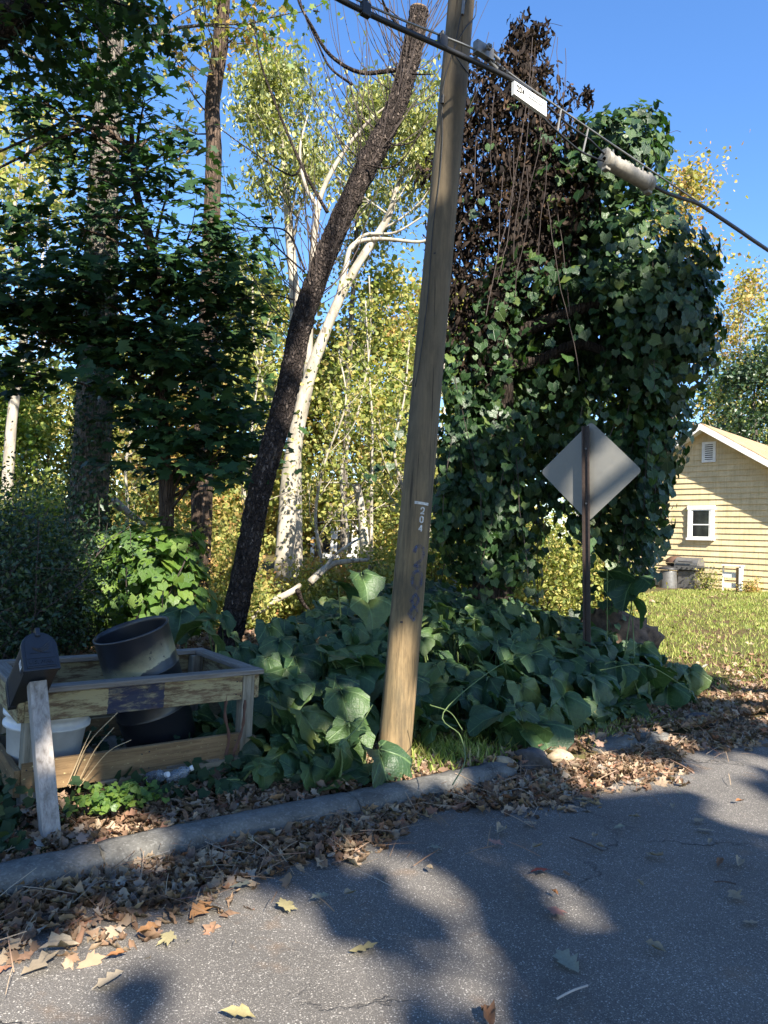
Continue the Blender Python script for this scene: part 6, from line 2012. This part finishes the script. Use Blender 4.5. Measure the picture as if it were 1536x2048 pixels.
for (px, py, Y, r) in ((200, 1150, 8.5, .2), (230, 1120, 8.5, .26), (300, 1090, 8.5, .22), (350, 1080, 8.5, .15), (190, 1210, 8.4, .12), (290, 1240, 8.4, .12), (150, 1535, 4.25, .12), (110, 1560, 4.2, .1), (590, 1300, 5.9, .14), (560, 1320, 5.9, .1), (730, 1165, 7.6, .2), (650, 1480, 5.05, .12), (470, 1260, 6.9, .14), (860, 1240, 7.5, .2), (900, 1290, 7.0, .15), (960, 1240, 7.6, .15), (940, 1180, 8.0, .18), (980, 1120, 8.6, .2), (1050, 1300, 6.8, .15), (720, 1380, 5.7, .1), (620, 1380, 5.6, .1),
                       (1130, 1100, 8.6, .5), (1100, 1150, 8.6, .4), (1180, 1150, 8.6, .35), (1230, 1230, 8.5, .2), (1290, 1230, 8.2, .25), (1180, 1420, 6.6, .1), (960, 870, 8.7, .12), (990, 950, 8.6, .12), (1000, 1040, 8.6, .14), (1150, 600, 8.3, .12), (1230, 720, 8.2, .15), (1200, 830, 8.3, .12), (1240, 480, 8.3, .14), (1190, 540, 8.3, .1)):
    gap(P(px, py, Y), r)
for px, py, Y in ((480, 1180, 13.5), (520, 1120, 14), (560, 1050, 16), (600, 1150, 15), (650, 1080, 16), (700, 1150, 16), (740, 1050, 15), (780, 1120, 15), (620, 1220, 13), (560, 1230, 12.5), (520, 1250, 12), (430, 1080, 16), (440, 1180, 15), (270, 1000, 15), (240, 950, 15), (100, 1000, 15), (60, 900, 15), (100, 1100, 14), (160, 900, 15), (860, 1080, 16), (840, 1000, 16), (300, 960, 15), (500, 1000, 16), (660, 1180, 13.5), (720, 1200, 13), (600, 1240, 12), (560, 1270, 11), (680, 1020, 17), (760, 1180, 14)):
    gap(P(px, py, Y), 0.85)
for px, py in ((220, 1130), (300, 1110), (350, 1150)):
    gap(P(px, py, 8.4), 0.38)
for _ in range(20):                                       # small chance gaps
    gap(np.array([rng.uniform(-2.2, 4.2), rng.uniform(1.4, 5.2), 0]), rng.uniform(0.0, 0.1))
for _ in range(30):
    gap(P(rng.uniform(560, 1350), rng.uniform(1180, 1480), rng.uniform(5.5, 7.5)), rng.uniform(0.0, 0.06))
M_SHADEBARK = M_BARKR
L_SHADE = leaf_mat('shade_oak_leaf', [(0, (0.03, 0.06, 0.015)), (0.6, (0.06, 0.095, 0.02)), (1, (0.16, 0.13, 0.03))], 0.25, 0.5, 0.4)
for (cu, ch, cz, ru, rh, rz, n, lb) in ((-3.0, 9.5, 14.0, 4.4, 3.8, 9.0, 15000, 'large shade oak across the street, left of the camera'), (2.6, 9.0, 12.2, 4.2, 3.8, 7.0, 12500, 'large shade oak across the street behind the camera'), (5.7, 8.5, 12.4, 2.2, 3.0, 7.6, 10000, 'narrower shade oak across the street, right of the camera')):
    c = SU * cu + SH * ch
    base = np.array([c[0], c[1], float(ground_z(c[0], c[1]))])
    t = thing('shade_oak', base, lb, 'tree', 'shade oaks across the street')
    tr = smooth_path([base - UP * 0.2, base + UP * 4, base + UP * 8 + SU * 0.4, base + UP * (cz + 2), base + UP * (cz + rz - 1)], 30)
    Geo().tube(tr, np.linspace(0.45, 0.05, 30), 14, jit=0.03).obj('trunk', M_SHADEBARK, t, smooth=True)
    g = Geo()
    for i in range(16):
        j = rng.integers(9, 27)
        d = rdir(1, 0.3)[0]
        g.tube(grow(tr[j], d, ru * 0.9, 8, 0.2, 0.05), np.linspace(0.10, 0.02, 9), 6, cap=False)
    g.obj('branches', M_SHADEBARK, t, smooth=True)
    d = rdir(n)
    rr = rng.random(n) ** (1 / 2.4)
    lump = 1 + 0.10 * np.sin(4 * d[:, 0] + cu) * np.sin(5 * d[:, 2])
    off = d * (rr * lump)[:, None]
    pos = np.array([c[0], c[1], cz]) + SU * (off[:, :1] * ru) + SH * (off[:, 1:2] * rh) + UP * (off[:, 2:] * rz)
    keep = np.ones(n, bool)
    for hp, hr in HOLES:
        q = pos - hp
        dist = np.linalg.norm(q - (q @ S)[:, None] * S, axis=1)
        keep &= dist > hr + 0.08
    keep &= ~((np.abs(pos[:, 0]) < 9) & (pos[:, 1] > -1.0))
    pos = pos[keep]
    n = len(pos)
    leaf_field('crown', [T_WIDE], pos, rdir(n, 0.6), rdir(n), rng.uniform(0.26, 0.46, n), L_SHADE, t)
